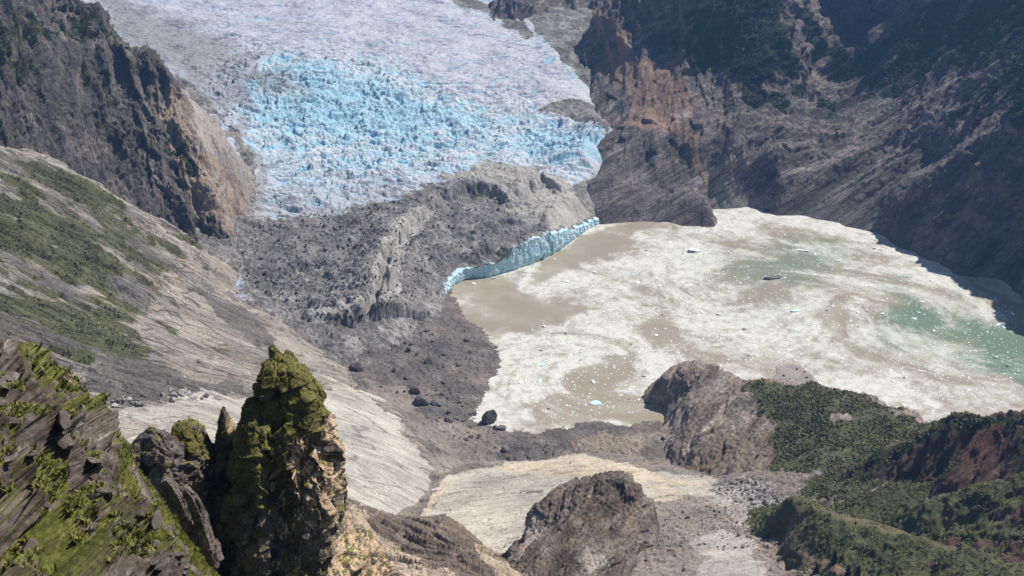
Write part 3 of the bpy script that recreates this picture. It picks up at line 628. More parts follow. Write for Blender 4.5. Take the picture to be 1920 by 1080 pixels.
# ------------------------------------------------------------------ pale slab and rubble slope on the near shore
def make_near_shore():
    c = []
    for px, py, z in ((830, 892, 10), (780, 962, 22), (860, 890, 9), (900, 1000, 35), (1080, 858, 9), (1230, 872, 11), (1320, 900, 22), (1040, 930, 28), (1000, 900, 18), (950, 870, 7), (700, 990, 36), (1100, 835, -3), (960, 845, -4), (1220, 845, -3), (860, 860, -4), (800, 900, 2), (1330, 870, -4), (900, 940, 22)): c.append(Z(px, py, z))
    for a in ((1250, 925, 960), (1400, 925, 935), (1330, 1000, 830), (1250, 1060, 770), (1450, 1060, 760), (1500, 1010, 795), (1150, 960, 900), (1100, 1060, 800), (950, 1060, 850), (1300, 950, 900), (1380, 890, 990), (1440, 920, 925), (1520, 940, 870), (1560, 1000, 780), (1400, 1130, 690), (1200, 1130, 720), (1600, 1080, 700), (800, 1060, 840), (700, 1060, 850), (1600, 920, 850), (1640, 1000, 760)): c.append(T(*a))
    s = Sheet(c, -0.2, 0.46, 540, 1130, 620, 700)
    p = s.base
    d = T(1320, 900, 1000) - T(860, 985, 960)
    a = aniso(p, d, 5)
    slick = s.poly([(780, 980), (835, 890), (960, 850), (1080, 850), (1330, 890), (1330, 920), (1200, 930), (1100, 900), (960, 1030), (850, 1010)], 16, 18, 50, 1)
    rub = s.poly([(1380, 890), (1440, 905), (1490, 950), (1520, 1030), (1440, 1010), (1360, 960), (1320, 920)], 12, 18, 40, 2)
    rub2 = s.poly([(1200, 960), (1300, 930), (1420, 960), (1500, 1020), (1420, 1040), (1280, 1000), (1240, 1080), (1180, 1080)], 16, 24, 40, 3)
    w0 = np.maximum(s.poly([(1285, 1010), (1350, 988), (1425, 1010), (1400, 1038), (1310, 1038)], 5, 5, 20, 8), s.poly([(1300, 1050), (1370, 1030), (1430, 1045), (1440, 1095), (1310, 1095)], 5, 5, 20, 9))
    slick = np.maximum(slick, w0); rub2 = rub2 * (1 - w0)
    h = 5 * fbm(aniso(p, d, 2.5) / 60, 4, 131) + (1 - 0.75 * slick) * (3 * (ridged(a / 22, 3, 132) - 0.6) + 1.4 * facet(p / 5, 133, 0.8)) + slick * 1.6 * facet(a / 6, 134, 0.7) + 0.8 * fbm(p / 4, 3, 135) * (1 - 0.6 * slick) + np.maximum(rub, 0.5 * rub2) * 1.6 * np.maximum(0, facet(p / 3, 136, 0.9))
    s.push(h)
    slick = slick * (1 - w0)
    pale = slick * (1 - 0.45 * s.poly([(960, 905), (1040, 880), (1090, 900), (1040, 960), (980, 950)], 12, 18, 30, 4))
    tan = np.maximum(s.poly([(930, 870), (1080, 850), (1200, 870), (1330, 900), (1260, 905), (1100, 885), (960, 885)], 9, 12, 30, 5), 0.5 * s.poly([(1200, 900), (1330, 905), (1340, 930), (1220, 940)], 10, 12, 30, 6))
    tan = np.maximum(tan, 0.7 * s.poly([(780, 980), (800, 930), (835, 895), (845, 905), (810, 940), (800, 980)], 3, 4, 20, 7))
    white = np.maximum(s.poly([(1290, 1010), (1350, 990), (1420, 1010), (1400, 1035), (1310, 1035)], 5, 8, 20, 8), s.poly([(1300, 1050), (1370, 1030), (1430, 1045), (1440, 1090), (1310, 1090)], 5, 8, 20, 9))
    white = np.maximum(white, 0.6 * s.poly([(1000, 960), (1080, 930), (960, 1020), (930, 1010)], 8, 8, 20, 12))
    sand = np.maximum(s.poly([(1210, 930), (1330, 925), (1400, 980), (1490, 1030), (1540, 1080), (1180, 1090), (1180, 980)], 14, 18, 40, 10) * (1 - 0.6 * rub), 0)
    grass = np.maximum(s.poly([(1440, 1040), (1540, 1020), (1620, 1080), (1560, 1110), (1480, 1090)], 10, 14, 30, 11) * 0.5, s.poly([(1490, 900), (1560, 880), (1900, 900), (1900, 1010), (1700, 1010), (1500, 950)], 10, 14, 30, 21) * 0.8)
    s.brush = grass
    white = ragged(white, p, d, 18, 0.35, 71, 3); pale = ragged(pale, p, d, 18, 0.6, 72, 4); tan = ragged(tan, p, d, 16, 0.6, 73, 4)
    s.add('pale', pale); s.add('tan', tan); s.add('white', white); s.add('sand', sand); s.add('rubble', rub); s.add('grass', grass)
    m = rock('near_shore_rock', [(0.15, 0.13, 0.115), (0.22, 0.195, 0.175), (0.30, 0.275, 0.25)], d, 4, 20, 1.7, 0.9,
             (('sand', (0.20, 0.165, 0.14), (0.31, 0.265, 0.23), 0.6), ('rubble', (0.24, 0.22, 0.20), (0.44, 0.41, 0.38), 0.7), ('pale', (0.37, 0.34, 0.28), (0.55, 0.51, 0.44), 0.7), ('tan', (0.42, 0.35, 0.26), (0.58, 0.50, 0.40), 0.8), ('white', (0.33, 0.30, 0.265), (0.45, 0.42, 0.38), 0.6), ('grass', (0.05, 0.055, 0.025), (0.10, 0.105, 0.05), 0.9)), 0.4, 0.3)
    keep = ~((s.base[:, 1] > 880) & (s.base[:, 0] > 330)) & (s.base[:, 1] < 1060 + 0 * s.base[:, 0])
    tag(s.build('terrain', m, keep=keep), 'pale ice-polished slab and rubble slope above the near shore', 'rocky ground', kind='structure')
    return s
SHORE = make_near_shore()

# ------------------------------------------------------------------ brown rock knob standing on the slab
def make_knob():
    c = []
    for a in ((1000, 952, 850), (1045, 920, 856), (1090, 896, 860), (1130, 892, 861), (1165, 895, 858), (1200, 912, 850), (1228, 947, 838)): c += crest(*a, 50, 75)
    for a in ((945, 1035, 800), (1030, 1000, 800), (1100, 990, 795), (1060, 1085, 730), (1180, 1060, 765), (950, 1085, 745), (1215, 1000, 810), (1150, 950, 825), (1050, 950, 825), (1200, 960, 822), (1100, 1130, 700), (950, 1130, 715)): c.append(T(*a))
    for a in ((905, 1050, 860), (1260, 1000, 860), (1270, 940, 930), (1270, 1080, 800), (850, 1110, 840), (940, 1000, 960), (1230, 1120, 780), (1290, 900, 960), (1300, 960, 900), (1150, 860, 980), (1240, 890, 960)): c.append(T(*a) - np.array([0, 0, 30]))
    s = Sheet(c, -0.16, 0.20, 560, 960, 420, 520)
    p = s.base; d = T(1060, 1085, 730) - T(1130, 895, 860); d = T(980, 1060, 750) - T(1120, 910, 850)
    a = aniso(p, d, 4)
    foot = polymask(p[:, :2], np.array([T(*q)[:2] for q in ((925, 1045, 815), (995, 948, 870), (1085, 890, 890), (1165, 888, 893), (1218, 905, 878), (1246, 950, 850), (1240, 1000, 815), (1235, 1100, 770), (1200, 1180, 720), (920, 1180, 700))]), 9, 4, 15, 5)
    s.P[:, 2] -= 70 * (1 - foot)
    s.push(9 * (ridged(a / 34, 3, 141) - 0.62) + 3.2 * (ridged(a / 13, 3, 142) - 0.62) + 2.0 * facet(a / 8, 143, 0.9) + 1.2 * facet(p / 2.6, 144, 0.8) + 0.8 * fbm(p / 2.5, 3, 145))
    s.base = s.base.copy()
    pale = np.maximum(s.poly([(1080, 1010), (1160, 1060), (1180, 1090), (1080, 1090)], 6, 9, 15, 1), s.poly([(960, 1000), (1010, 960), (1010, 1010), (970, 1050)], 5, 9, 15, 2)) * 0.6
    s.add('pale', pale)
    m = rock('knob_rock', [(0.065, 0.051, 0.04), (0.125, 0.101, 0.082), (0.20, 0.168, 0.14), (0.29, 0.25, 0.21)], d, 4, 12, 1.6, 0.8, (('pale', (0.24, 0.21, 0.18), (0.36, 0.33, 0.29), 0.9),), 0.4, 0.3)
    tag(s.build('hill_knob', m), 'brown craggy rock knob standing on the pale slab', 'rock knob', kind='structure')
make_knob()

# ------------------------------------------------------------------ brown bench in front of the pale slab
def make_bench():
    c = []
    for a in ((660, 935, 690), (700, 968, 700), (780, 975, 705), (830, 968, 700), (880, 1000, 670), (940, 1042, 630), (985, 1085, 595), (1030, 1130, 560)): c += crest(*a, 60, 60)
    for a in ((700, 1060, 600), (800, 1080, 560), (650, 990, 640), (760, 1020, 640), (860, 1050, 610), (640, 1080, 540), (900, 1130, 540), (600, 950, 650), (500, 950, 640), (500, 1080, 500), (700, 1150, 500), (400, 1000, 600)): c.append(T(*a))
    s = Sheet(c, -0.24, 0.06, 400, 800, 420, 560)
    p = s.base; d = T(940, 1070, 600) - T(700, 985, 680)
    a = aniso(p, d, 5)
    s.push(7 * fbm(a / 40, 3, 151) + 5 * (ridged(a / 16, 3, 152) - 0.62) + 2.2 * facet(a / 6, 153, 0.9) + 0.9 * facet(p / 2.4, 154, 0.9) + 0.5 * fbm(p / 1.6, 3, 155))
    pale = np.maximum(0.7 * s.poly([(650, 930), (700, 985), (800, 1040), (860, 1090), (760, 1090), (680, 1010), (640, 960)], 7, 9, 20, 1), 0.8 * s.poly([(880, 1005), (930, 1035), (985, 1090), (940, 1090), (900, 1050)], 4, 5, 20, 2))
    s.add('pale', pale)
    m = rock('bench_rock', [(0.11, 0.085, 0.068), (0.17, 0.135, 0.11), (0.24, 0.195, 0.16)], d, 5, 10, 0.9, 1.0, (('pale', (0.34, 0.265, 0.19), (0.50, 0.42, 0.32), 1.0),), 0.5, 0.3)
    tag(s.build('hill_bench', m), 'brown rubbly rock bench with tan streaks at the foot of the slab', 'rock bench', kind='structure')
make_bench()

# ------------------------------------------------------------------ rounded headland by the lake, rock on one side and brush on the other
def make_headland():
    c = []
    for a in ((1258, 702, 1180), (1300, 680, 1212), (1345, 690, 1200), (1400, 706, 1168), (1480, 718, 1142), (1560, 728, 1112), (1660, 756, 1060), (1760, 786, 1010), (1850, 800, 960), (1950, 820, 930)): c += crest(*a, 70, 75)
    for a in ((1300, 760, 1122), (1400, 780, 1090), (1500, 780, 1052), (1600, 800, 1000), (1280, 850, 1072), (1400, 850, 1030), (1500, 880, 960), (1440, 880, 990), (1350, 880, 1022), (1650, 812, 990), (1600, 900, 880), (1700, 860, 900), (1550, 930, 860), (1262, 760, 1152), (1300, 715, 1165), (1350, 730, 1150), (1900, 900, 830), (1750, 900, 840)): c.append(T(*a))
    for px, py, z in ((1246, 785, -2), (1240, 800, 0), (1236, 835, 6), (1240, 868, 9), (1245, 888, -4), (1320, 912, 8), (1400, 942, 46), (1470, 965, 80), (1230, 700, -12), (1240, 660, -12), (1200, 740, -12), (1200, 820, -4), (1180, 870, -4), (1400, 660, -12), (1600, 690, -12), (1800, 740, -12)): c.append(Z(px, py, z))
    s = Sheet(c, 0.08, 0.62, 690, 1300, 560, 640)
    p = s.base; d = T(1270, 850, 1075) - T(1380, 730, 1130)
    a = aniso(p, d, 4)
    brush = s.poly([(1395, 712), (1480, 712), (1560, 722), (1660, 750), (1780, 790), (1700, 850), (1640, 900), (1560, 930), (1500, 930), (1420, 900), (1440, 850), (1470, 800), (1420, 760)], 14, 20, 40, 1)
    brush *= 1 - s.poly([(1555, 772), (1595, 770), (1600, 782), (1560, 786)], 4, 3, 10, 2)
    bare = 1 - 0.7 * brush
    s.P[:, 2] -= 26 * polymask(p[:, :2], np.array([Z(*q)[:2] for q in ((1060, 830, 4), (1205, 838, 6), (1236, 866, 9), (1300, 894, 16), (1340, 908, 26), (1400, 938, 60), (1320, 1010, 90), (1060, 980, 40))]), 5, 3, 12, 7)
    s.push(10 * (ridged(a / 45, 3, 161) - 0.62) * (0.5 + 0.5 * bare) + bare * (4.5 * (ridged(a / 22, 3, 162) - 0.62) + 2.6 * facet(a / 11, 163, 0.9) + 0.9 * facet(p / 4, 164, 0.8)) + 1.0 * fbm(p / 4, 3, 165))
    ochre = 0.75 * s.poly([(1330, 800), (1450, 790), (1450, 870), (1400, 900), (1280, 880)], 14, 18, 40, 3)
    brush = ragged(brush, p, d, 22, 1.0, 166, 2.0)
    s.add('grass', brush); s.add('ochre', ochre)
    m = rock('headland_rock', [(0.12, 0.098, 0.083), (0.21, 0.176, 0.152), (0.30, 0.26, 0.228), (0.39, 0.345, 0.31)], d, 4, 18, 1.7, 1.0,
             (('ochre', (0.17, 0.135, 0.10), (0.28, 0.225, 0.17), 0.9), ('grass', (0.075, 0.078, 0.04), (0.125, 0.123, 0.063), 0.8)), 0.5, 0.4)
    tag(s.build('hill_headland', m, keep=(s.P[:, 2] > -8) & (s.base[:, 1] < 1150) & ~((s.base[:, 1] > 1000 + 0.0 * s.base[:, 0]) & (s.base[:, 0] > 400))), 'rounded headland of brown rock with green brush beside the lake', 'headland', kind='structure')
    s.brush = brush
    return s
HEAD = make_headland()

def make_sandbar():
    V = np.array([Z(x, y, 0)[:2] for x, y in ((1452, 688), (1490, 682), (1515, 692), (1535, 715), (1535, 740), (1440, 740), (1448, 710))])
    s = Sheet(None, 0.20, 0.36, 1000, 1200, 160, 140, height=lambda x, y: 0 * x)
    k = polymask(s.base[:, :2], V, 5, 4, 20, 3); s.P[:, 2] = -1.5 + 2.6 * k + 0.3 * fbm(s.base / 4, 3, 4)
    m = rock('sandbar_silt', [(0.24, 0.215, 0.20), (0.29, 0.265, 0.25), (0.33, 0.305, 0.285)], (1, 0, 0), 1.5, 12, 1.2, 0.5, (), 0.25, 0.0)
    tag(s.build('beach', m, keep=s.P[:, 2] > -1), 'flat grey silt bar in the lake beside the headland', 'sandbar', kind='structure')
make_sandbar()

# ------------------------------------------------------------------ steep red brown ridge and the brush covered spurs below it
def make_red_ridge():
    c = []
    for a in ((1560, 905, 935), (1620, 862, 905), (1690, 832, 880), (1770, 794, 850), (1830, 777, 820), (1920, 780, 790), (2000, 770, 760), (2150, 740, 720)): c += crest(*a, 70, 90)
    for a in ((1700, 905, 838), (1800, 875, 790), (1900, 870, 745), (1620, 945, 845), (1750, 965, 772), (1680, 955, 810), (1850, 960, 700), (1950, 960, 660), (1850, 830, 790), (1760, 840, 825), (2100, 900, 640), (1560, 960, 860), (1600, 1000, 800), (1900, 1060, 600)): c.append(T(*a))
    s = Sheet(c, 0.24, 0.64, 470, 980, 440, 560)
    p = s.base; d = T(1700, 930, 830) - T(1790, 810, 840)
    a = aniso(p, d, 4)
    s.push(12 * (ridged(a / 36, 3, 171) - 0.62) + 6 * (ridged(a / 14, 3, 172) - 0.62) + 2.5 * facet(a / 7, 173, 0.9) + 0.9 * fbm(p / 3, 3, 174))
    brush = np.maximum(s.poly([(1560, 905), (1620, 855), (1700, 825), (1770, 788), (1830, 770), (1990, 765), (1990, 790), (1840, 788), (1780, 806), (1700, 842), (1640, 880), (1580, 930)], 7, 9, 20, 1), s.poly([(1600, 930), (1680, 950), (1780, 950), (1990, 880), (1990, 1000), (1750, 1000), (1600, 990)], 14, 14, 30, 2))
    brush = np.maximum(brush, s.poly([(1880, 800), (1990, 800), (1990, 870), (1890, 860)], 10, 14, 20, 3) * 0.8)
    brush = np.maximum(brush, s.poly([(1740, 880), (1780, 850), (1810, 860), (1770, 900)], 6, 8, 20, 4) * 0.8)
    red = s.poly([(1830, 785), (1900, 780), (1890, 850), (1780, 870), (1790, 820)], 10, 14, 30, 5)
    s.add('red', red); s.add('grass', brush)
    m = rock('ridge_rock', [(0.06, 0.04, 0.032), (0.10, 0.066, 0.052), (0.15, 0.10, 0.08)], d, 4, 14, 1.4, 1.0, (('red', (0.07, 0.038, 0.029), (0.14, 0.074, 0.055), 0.9), ('grass', (0.025, 0.03, 0.014), (0.06, 0.065, 0.03), 0.7)), 0.5, 0.4)
    tag(s.build('hill_ridge', m), 'steep red brown ridge with a fringe of brush on its crest', 'ridge', kind='structure')
    s.brush = brush
    return s
RIDGE = make_red_ridge()
def make_green_spur():
    c = []
    for a in ((1478, 938, 800), (1520, 952, 780), (1560, 966, 760), (1640, 985, 725), (1700, 1002, 690), (1800, 1027, 640), (1920, 1052, 590), (2050, 1080, 540)): c += crest(*a, 40, 32)
    for a in ((1500, 1000, 765), (1560, 1035, 725), (1640, 1050, 690), (1700, 1075, 650), (1900, 1090, 565), (1500, 1060, 740), (1600, 1100, 660), (1800, 1120, 580), (1470, 985, 800), (1450, 960, 830), (1700, 1160, 580), (1460, 1010, 800)): c.append(T(*a))
    s = Sheet(c, 0.22, 0.64, 420, 880, 440, 460)
    p = s.base
    s.push(5 * fbm(p / 30, 4, 181) + 3 * (ridged(p / 14, 3, 182) - 0.6) + 0.8 * fbm(p / 3, 3, 183))
    brush = 1 - s.poly([(1480, 960), (1500, 1005), (1560, 1040), (1600, 1085), (1540, 1085), (1440, 1000)], 8, 12, 20, 1)
    brush *= 1 - 0.5 * s.poly([(1475, 930), (1550, 948), (1700, 985), (1860, 1020), (1860, 1034), (1700, 997), (1550, 960), (1480, 945)], 2.5, 3, 14, 2)
    s.add('grass', brush)
    m = rock('spur_soil', [(0.10, 0.078, 0.055), (0.17, 0.135, 0.10), (0.24, 0.195, 0.15)], (1, -1, -0.3), 2, 10, 1.2, 1.0, (('grass', (0.065, 0.07, 0.033), (0.115, 0.115, 0.055), 0.5),), 0.5, 0.2)
    tag(s.build('hill_brush_spur', m), 'low brush covered spur with a worn tan crest path', 'hill', kind='structure')
    s.brush = brush
    return s
GSPUR = make_green_spur()
def make_mid_spur():
    c = []
    for a in ((1640, 985, 770), (1700, 960, 750), (1750, 937, 735), (1840, 915, 700), (1920, 893, 680), (2050, 860, 650)): c += crest(*a, 40, 30)
    for a in ((1700, 985, 735), (1800, 985, 690), (1900, 985, 645), (1850, 945, 685), (1950, 930, 650), (1800, 1030, 660), (1950, 1040, 600), (1640, 1000, 765), (2050, 980, 590)): c.append(T(*a))
    s = Sheet(c, 0.30, 0.64, 470, 780, 320, 360)
    p = s.base
    s.push(4 * fbm(p / 26, 4, 191) + 4 * (ridged(p / 16, 3, 192) - 0.6) + 0.8 * fbm(p / 3, 3, 193))
    brush = 1 - 0.85 * s.poly([(1850, 950), (1990, 930), (1990, 1000), (1860, 990)], 12, 16, 20, 1)
    s.add('grass', brush)
    m = rock('mid_spur_soil', [(0.05, 0.036, 0.03), (0.085, 0.062, 0.05), (0.13, 0.10, 0.08)], (1, -1, -0.3), 2, 10, 1.2, 1.0, (('grass', (0.06, 0.066, 0.03), (0.11, 0.112, 0.052), 0.5),), 0.5, 0.2)
    tag(s.build('hill_brush_rib', m), 'dark rib with a brush covered crest below the red ridge', 'hill', kind='structure')
    s.brush = brush
    return s
MSPUR = make_mid_spur()

# ------------------------------------------------------------------ near mountainside: slanting crag and grassy gully
MOSS = (('grass', (0.06, 0.068, 0.016), (0.15, 0.165, 0.042), 0.9),)
def make_near_side():
    c = []
    for a in ((-120, 620, 70), (-60, 630, 75), (0, 642, 80), (60, 650, 85), (128, 660, 90), (138, 692, 92), (170, 768, 97), (184, 800, 100), (205, 846, 108), (245, 885, 107), (300, 955, 104), (360, 1030, 100), (420, 1085, 97), (480, 1140, 95)): c += crest(*a, 7, 12) + crest(*a, 22, 60)[1:]
    for a in ((0, 700, 73), (70, 720, 80), (0, 800, 62), (100, 800, 74), (150, 850, 82), (205, 960, 74), (240, 1035, 70), (100, 950, 63), (0, 950, 52), (0, 1080, 44), (150, 1080, 57), (235, 1080, 66), (-150, 800, 52), (-150, 1000, 42), (120, 740, 87),
              (185, 860, 98), (230, 920, 92), (270, 1000, 82), (300, 1080, 74), (240, 915, 101), (300, 1000, 93), (350, 1075, 87), (400, 1160, 76), (200, 1160, 56), (60, 1170, 42), (700, 1180, 100), (550, 1150, 90)): c.append(T(*a))
    s = Sheet(c, -0.68, -0.22, 30, 135, 620, 760)
    p = s.base
    d = T(240, 1035, 70) - T(30, 680, 76)
    a = aniso(p, d, 2)
    gully = polymask(s.base[:, :2], np.array([T(*q)[:2] for q in ((150, 830, 100), (205, 835, 112), (250, 860, 118), (330, 930, 118), (430, 1060, 110), (520, 1150, 100), (420, 1180, 70), (250, 1110, 66), (235, 1010, 76), (190, 910, 90))]), 1.6, 2, 5, 1)
    gully = np.maximum(gully, s.poly([(150, 830), (210, 850), (250, 880), (330, 1000), (420, 1090), (240, 1100), (222, 1010), (185, 910)], 1.2, 2, 5, 2))
    crag = 1 - gully
    # slabs dipping along the ridge, one overlapping the next
    u = p @ (np.cross(d, [0, 0, 1]) / np.linalg.norm(np.cross(d, [0, 0, 1])))
    h = crag * (3.4 * facet(aniso(p, d, 2.2) / 4.2, 201, 1.1) + 1.3 * facet(aniso(p, d, 1.6) / 1.7, 202, 1.0)) + 0.33 * facet(p / 0.65, 204, 1.0) * (0.4 + 0.6 * crag) + 1.0 * fbm(p / 6, 4, 205) + 0.08 * fbm(p / 0.7, 3, 206)
    h += crag * (0.5 * ledges(p, [0.55, -0.3, 0.75], 2.4, 221) - 0.2)
    s.push(h)
    n = s.normals()
    flat = smooth(0.52, 0.80, n[:, 2] + 0.12 * fbm(p / 1.5, 3, 207))
    grass = np.maximum(gully * (0.40 + 0.45 * smooth(-0.25, 0.12, fbm(p / 5, 4, 208))), 0)
    g2 = np.zeros(len(p))
    for pts, k in (([(0, 610), (70, 630), (135, 660), (110, 740), (60, 700), (0, 650)], 1.2), ([(20, 820), (90, 850), (140, 900), (100, 930), (30, 880)], 0.8), ([(140, 860), (190, 900), (215, 980), (190, 960)], 0.9), ([(0, 900), (60, 920), (130, 1010), (140, 1080), (40, 1080), (0, 1040)], 0.75), ([(30, 660), (90, 700), (120, 790), (90, 800), (40, 720)], 0.75), ([(80, 690), (140, 690), (110, 800), (80, 770)], 0.75), ([(60, 880), (120, 890), (200, 960), (180, 1000), (110, 960)], 0.85), ([(0, 780), (60, 800), (90, 840), (40, 850), (0, 820)], 0.6), ([(100, 1000), (240, 1040), (230, 1080), (120, 1080)], 0.5), ([(0, 700), (20, 720), (20, 780), (0, 770)], 0.6)):
        g2 = np.maximum(g2, k * s.poly(pts, 2, 2.5, 5, 3))
    grass = np.clip(np.maximum(np.maximum(grass, g2 * (0.75 + 0.6 * flat)), crag * flat * smooth(-0.22, 0.14, fbm(p / 6, 4, 209)) * 1.0), 0, 1)
    tan = np.maximum(s.poly([(120, 650), (140, 680), (130, 720), (180, 780), (190, 830), (165, 830), (150, 780), (110, 710)], 0.8, 1, 3, 4), 0)
    s.add('grass', grass); s.add('tan', tan)
    m = rock('crag_rock', [(0.04, 0.032, 0.026), (0.09, 0.074, 0.061), (0.17, 0.146, 0.125), (0.31, 0.28, 0.25)], d, 1.4, 2.6, 0.3, 0.7, (('tan', (0.36, 0.25, 0.15), (0.52, 0.41, 0.28), 0.9),) + MOSS, 0.6, 0.15, 0.5)
    tag(s.build('hill_crag', m), 'craggy slanting rock ledges with a bright grassy gully high above the valley', 'crag', kind='structure')
    s.grass = grass
    return s
NEAR = make_near_side()

# ------------------------------------------------------------------ rock pinnacles along the brink
PIN_MAT = rock('pinnacle_rock', [(0.06, 0.05, 0.045), (0.115, 0.10, 0.09), (0.18, 0.16, 0.145), (0.26, 0.235, 0.215)], (0.6, 0, 1), 1.4, 2.0, 0.25, 0.8,
               (('tan', (0.36, 0.25, 0.155), (0.55, 0.43, 0.30), 0.7),) + (('grass', (0.095, 0.09, 0.028), (0.22, 0.20, 0.07), 1.0),), 0.55, 0.4)
TUFTS = []                         # (points, normals) where grass and moss grow
def pinnacle(levels, y0, depth, run, moss, tan, seed, label, nth=260, nlv=360, rough=1.0, turn=0.0):
    """levels: (height mark, one flank, other flank) sighted at distance y0; RUN: how far the near face steps forward per metre down"""
    lv = np.array(levels, float); py = np.linspace(lv[0, 0], lv[-1, 0], nlv)
    L = np.interp(py, lv[:, 0], lv[:, 1]); R = np.interp(py, lv[:, 0], lv[:, 2])
    th = np.linspace(0, 2 * math.pi, nth, endpoint=False)
    rings = []; ztop = Y((L[0] + R[0]) / 2, py[0], y0)[2]
    for l, r, v in zip(L, R, py):
        l, r = l + 0.03 * (r - l), r - 0.03 * (r - l)
        c = Y((l + r) / 2, v, y0); a = (r - l) / 2 * K * (c - EYE) @ FW
        b = max(a * depth, 0.5); fwd = np.interp(ztop - c[2], *run) if isinstance(run, tuple) else (ztop - c[2]) * run
        ct, st = np.cos(th), np.sin(th)
        # a blunt four sided section, corner turned to the light
        rad = 1.0 / (np.abs(np.cos(th - turn)) ** 1.35 + np.abs(np.sin(th - turn)) ** 1.35) ** (1 / 1.35) * 1.12
        x = a * ct * np.where(np.abs(ct) > 0.92, 1, np.clip(rad, 0.8, 1.12)); y = (b * st * rad) - np.where(st < 0, -st, 0) * fwd
        rings.append(np.stack([c[0] + x, c[1] + y, np.full(nth, c[2])], 1))
    rings[0] = rings[0].mean(0) + 0.04 * (rings[0] - rings[0].mean(0)); P = np.concatenate(rings); i = np.arange(nlv * nth).reshape(nlv, nth); j = np.roll(i, -1, 1)
    q = np.stack([i[:-1], j[:-1], j[1:], i[1:]], -1).reshape(-1, 4)
    top = P[:nth].mean(0) + [0, 0, 0.15]; P = np.vstack([P, top]); cap = np.stack([i[0], np.full(nth, len(P) - 1), np.full(nth, len(P) - 1), j[0]], -1)
    def normals(P):
        g = P[:-1].reshape(nlv, nth, 3); a = np.roll(g, -1, 1) - np.roll(g, 1, 1); b = np.gradient(g, axis=0)
        n = np.cross(b, a).reshape(-1, 3); n /= np.linalg.norm(n, axis=1)[:, None] + 1e-9
        ctr = g.mean(1, keepdims=True); o = (g - ctr).reshape(-1, 3)
        if (n * o).sum() < 0: n = -n
        return np.vstack([n, [0, 0, 1]])
    d = np.array([0.3, 0.1, 1.0])
    size = np.concatenate([np.repeat((R - L) / 2 * K * 125, nth), [0.3]]); k = np.clip(size / 3.0, 0.15, 1.0) * rough
    a = aniso(P, d, 1.5); n = normals(P)
    h = k * (1.45 * facet(a / 3.0, seed, 1.0) + 0.45 * facet(P / 1.4, seed + 1, 1.0) + 0.5 * (ridged(P / 3.2, 3, seed + 2) - 0.62)) + 0.13 * np.minimum(1, k * 2) * facet(P / 0.5, seed + 3, 0.9) + 0.05 * fbm(P / 0.4, 2, seed + 4)
    P = P + n * h[:, None]
    n = normals(P)
    u, v, _ = project(P); hh = np.concatenate([np.repeat(py, nth), [py[0]]])
    mo = np.interp(hh, *moss) ; q1 = fbm(P / 1.6, 4, seed + 6)
    g = np.clip(mo + 0.7 * (n[:, 2] - 0.35) + 0.9 * q1, 0, 1) * (mo > 0)
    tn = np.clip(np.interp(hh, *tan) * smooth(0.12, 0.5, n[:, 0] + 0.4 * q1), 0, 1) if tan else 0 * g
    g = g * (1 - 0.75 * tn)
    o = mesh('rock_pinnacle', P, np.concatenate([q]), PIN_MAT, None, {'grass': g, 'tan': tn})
    bm_f = np.stack([i[0], j[0], np.full(nth, nlv * nth)], -1)
    tag(o, label, 'pinnacle', 'mossy rock pinnacles along the brink')
    TUFTS.append((P, n, g, np.concatenate([size[:-1], [0]]) * 0 + 1))
    return o
pinnacle([(650, 503, 511), (653, 501, 518), (662, 500, 536), (674, 498, 556), (690, 496, 570), (720, 492, 590), (745, 491, 598), (770, 496, 608), (800, 499, 624), (830, 499, 637), (860, 495, 643), (890, 490, 641), (920, 480, 637), (960, 472, 640), (1000, 470, 662), (1040, 466, 700), (1080, 462, 738), (1160, 455, 780)],
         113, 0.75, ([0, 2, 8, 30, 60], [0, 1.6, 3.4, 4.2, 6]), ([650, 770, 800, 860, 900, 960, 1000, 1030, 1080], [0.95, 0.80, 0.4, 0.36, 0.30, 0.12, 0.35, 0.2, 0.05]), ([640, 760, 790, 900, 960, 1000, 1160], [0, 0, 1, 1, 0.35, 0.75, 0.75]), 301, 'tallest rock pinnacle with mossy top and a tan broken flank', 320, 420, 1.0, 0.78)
pinnacle([(748, 463, 474), (762, 458, 496), (790, 452, 512), (830, 446, 524), (880, 440, 534), (940, 434, 545), (1000, 432, 542), (1080, 425, 552), (1150, 420, 560)], 109, 0.9, ([0, 2, 8, 60], [0, 1.2, 2.4, 4]), ([750, 860, 930, 1000], [0.75, 0.8, 0.4, 0.0]), None, 321, 'mossy shoulder pinnacle leaning against the tallest pinnacle', 240, 320, 0.9, 0.3)
pinnacle([(766, 415, 419), (785, 409, 431), (810, 403, 441), (840, 399, 445), (870, 396, 447), (920, 390, 452), (1000, 380, 462), (1080, 372, 470), (1130, 370, 475)], 113, 1.1, 0.15, ([766, 830, 880], [0.55, 0.5, 0.0]), ([766, 790, 900], [0, 0.7, 0.3]), 341, 'slim sharp rock spire with a bright tan edge', 220, 320, 0.6, 0.6)
pinnacle([(792, 328, 344), (804, 320, 374), (820, 318, 388), (850, 322, 400), (900, 326, 412), (960, 332, 424), (1040, 340, 436), (1100, 345, 440)], 111, 0.9, ([0, 2, 8, 60], [0, 1.2, 2.2, 3]), ([792, 830, 870, 960], [0.95, 0.75, 0.15, 0.1]), None, 361, 'squat rock block with a bright green grassy cap', 240, 300, 0.9, 0.4)
pinnacle([(803, 277, 288), (818, 262, 312), (840, 250, 336), (870, 254, 354), (910, 272, 366), (950, 298, 372), (990, 326, 390), (1030, 352, 404)], 107, 0.8, 0.1, ([803, 1030], [0.02, 0.08]), None, 381, 'bare dark rock peak with a deep shaded face', 240, 280, 1.0, 0.7)
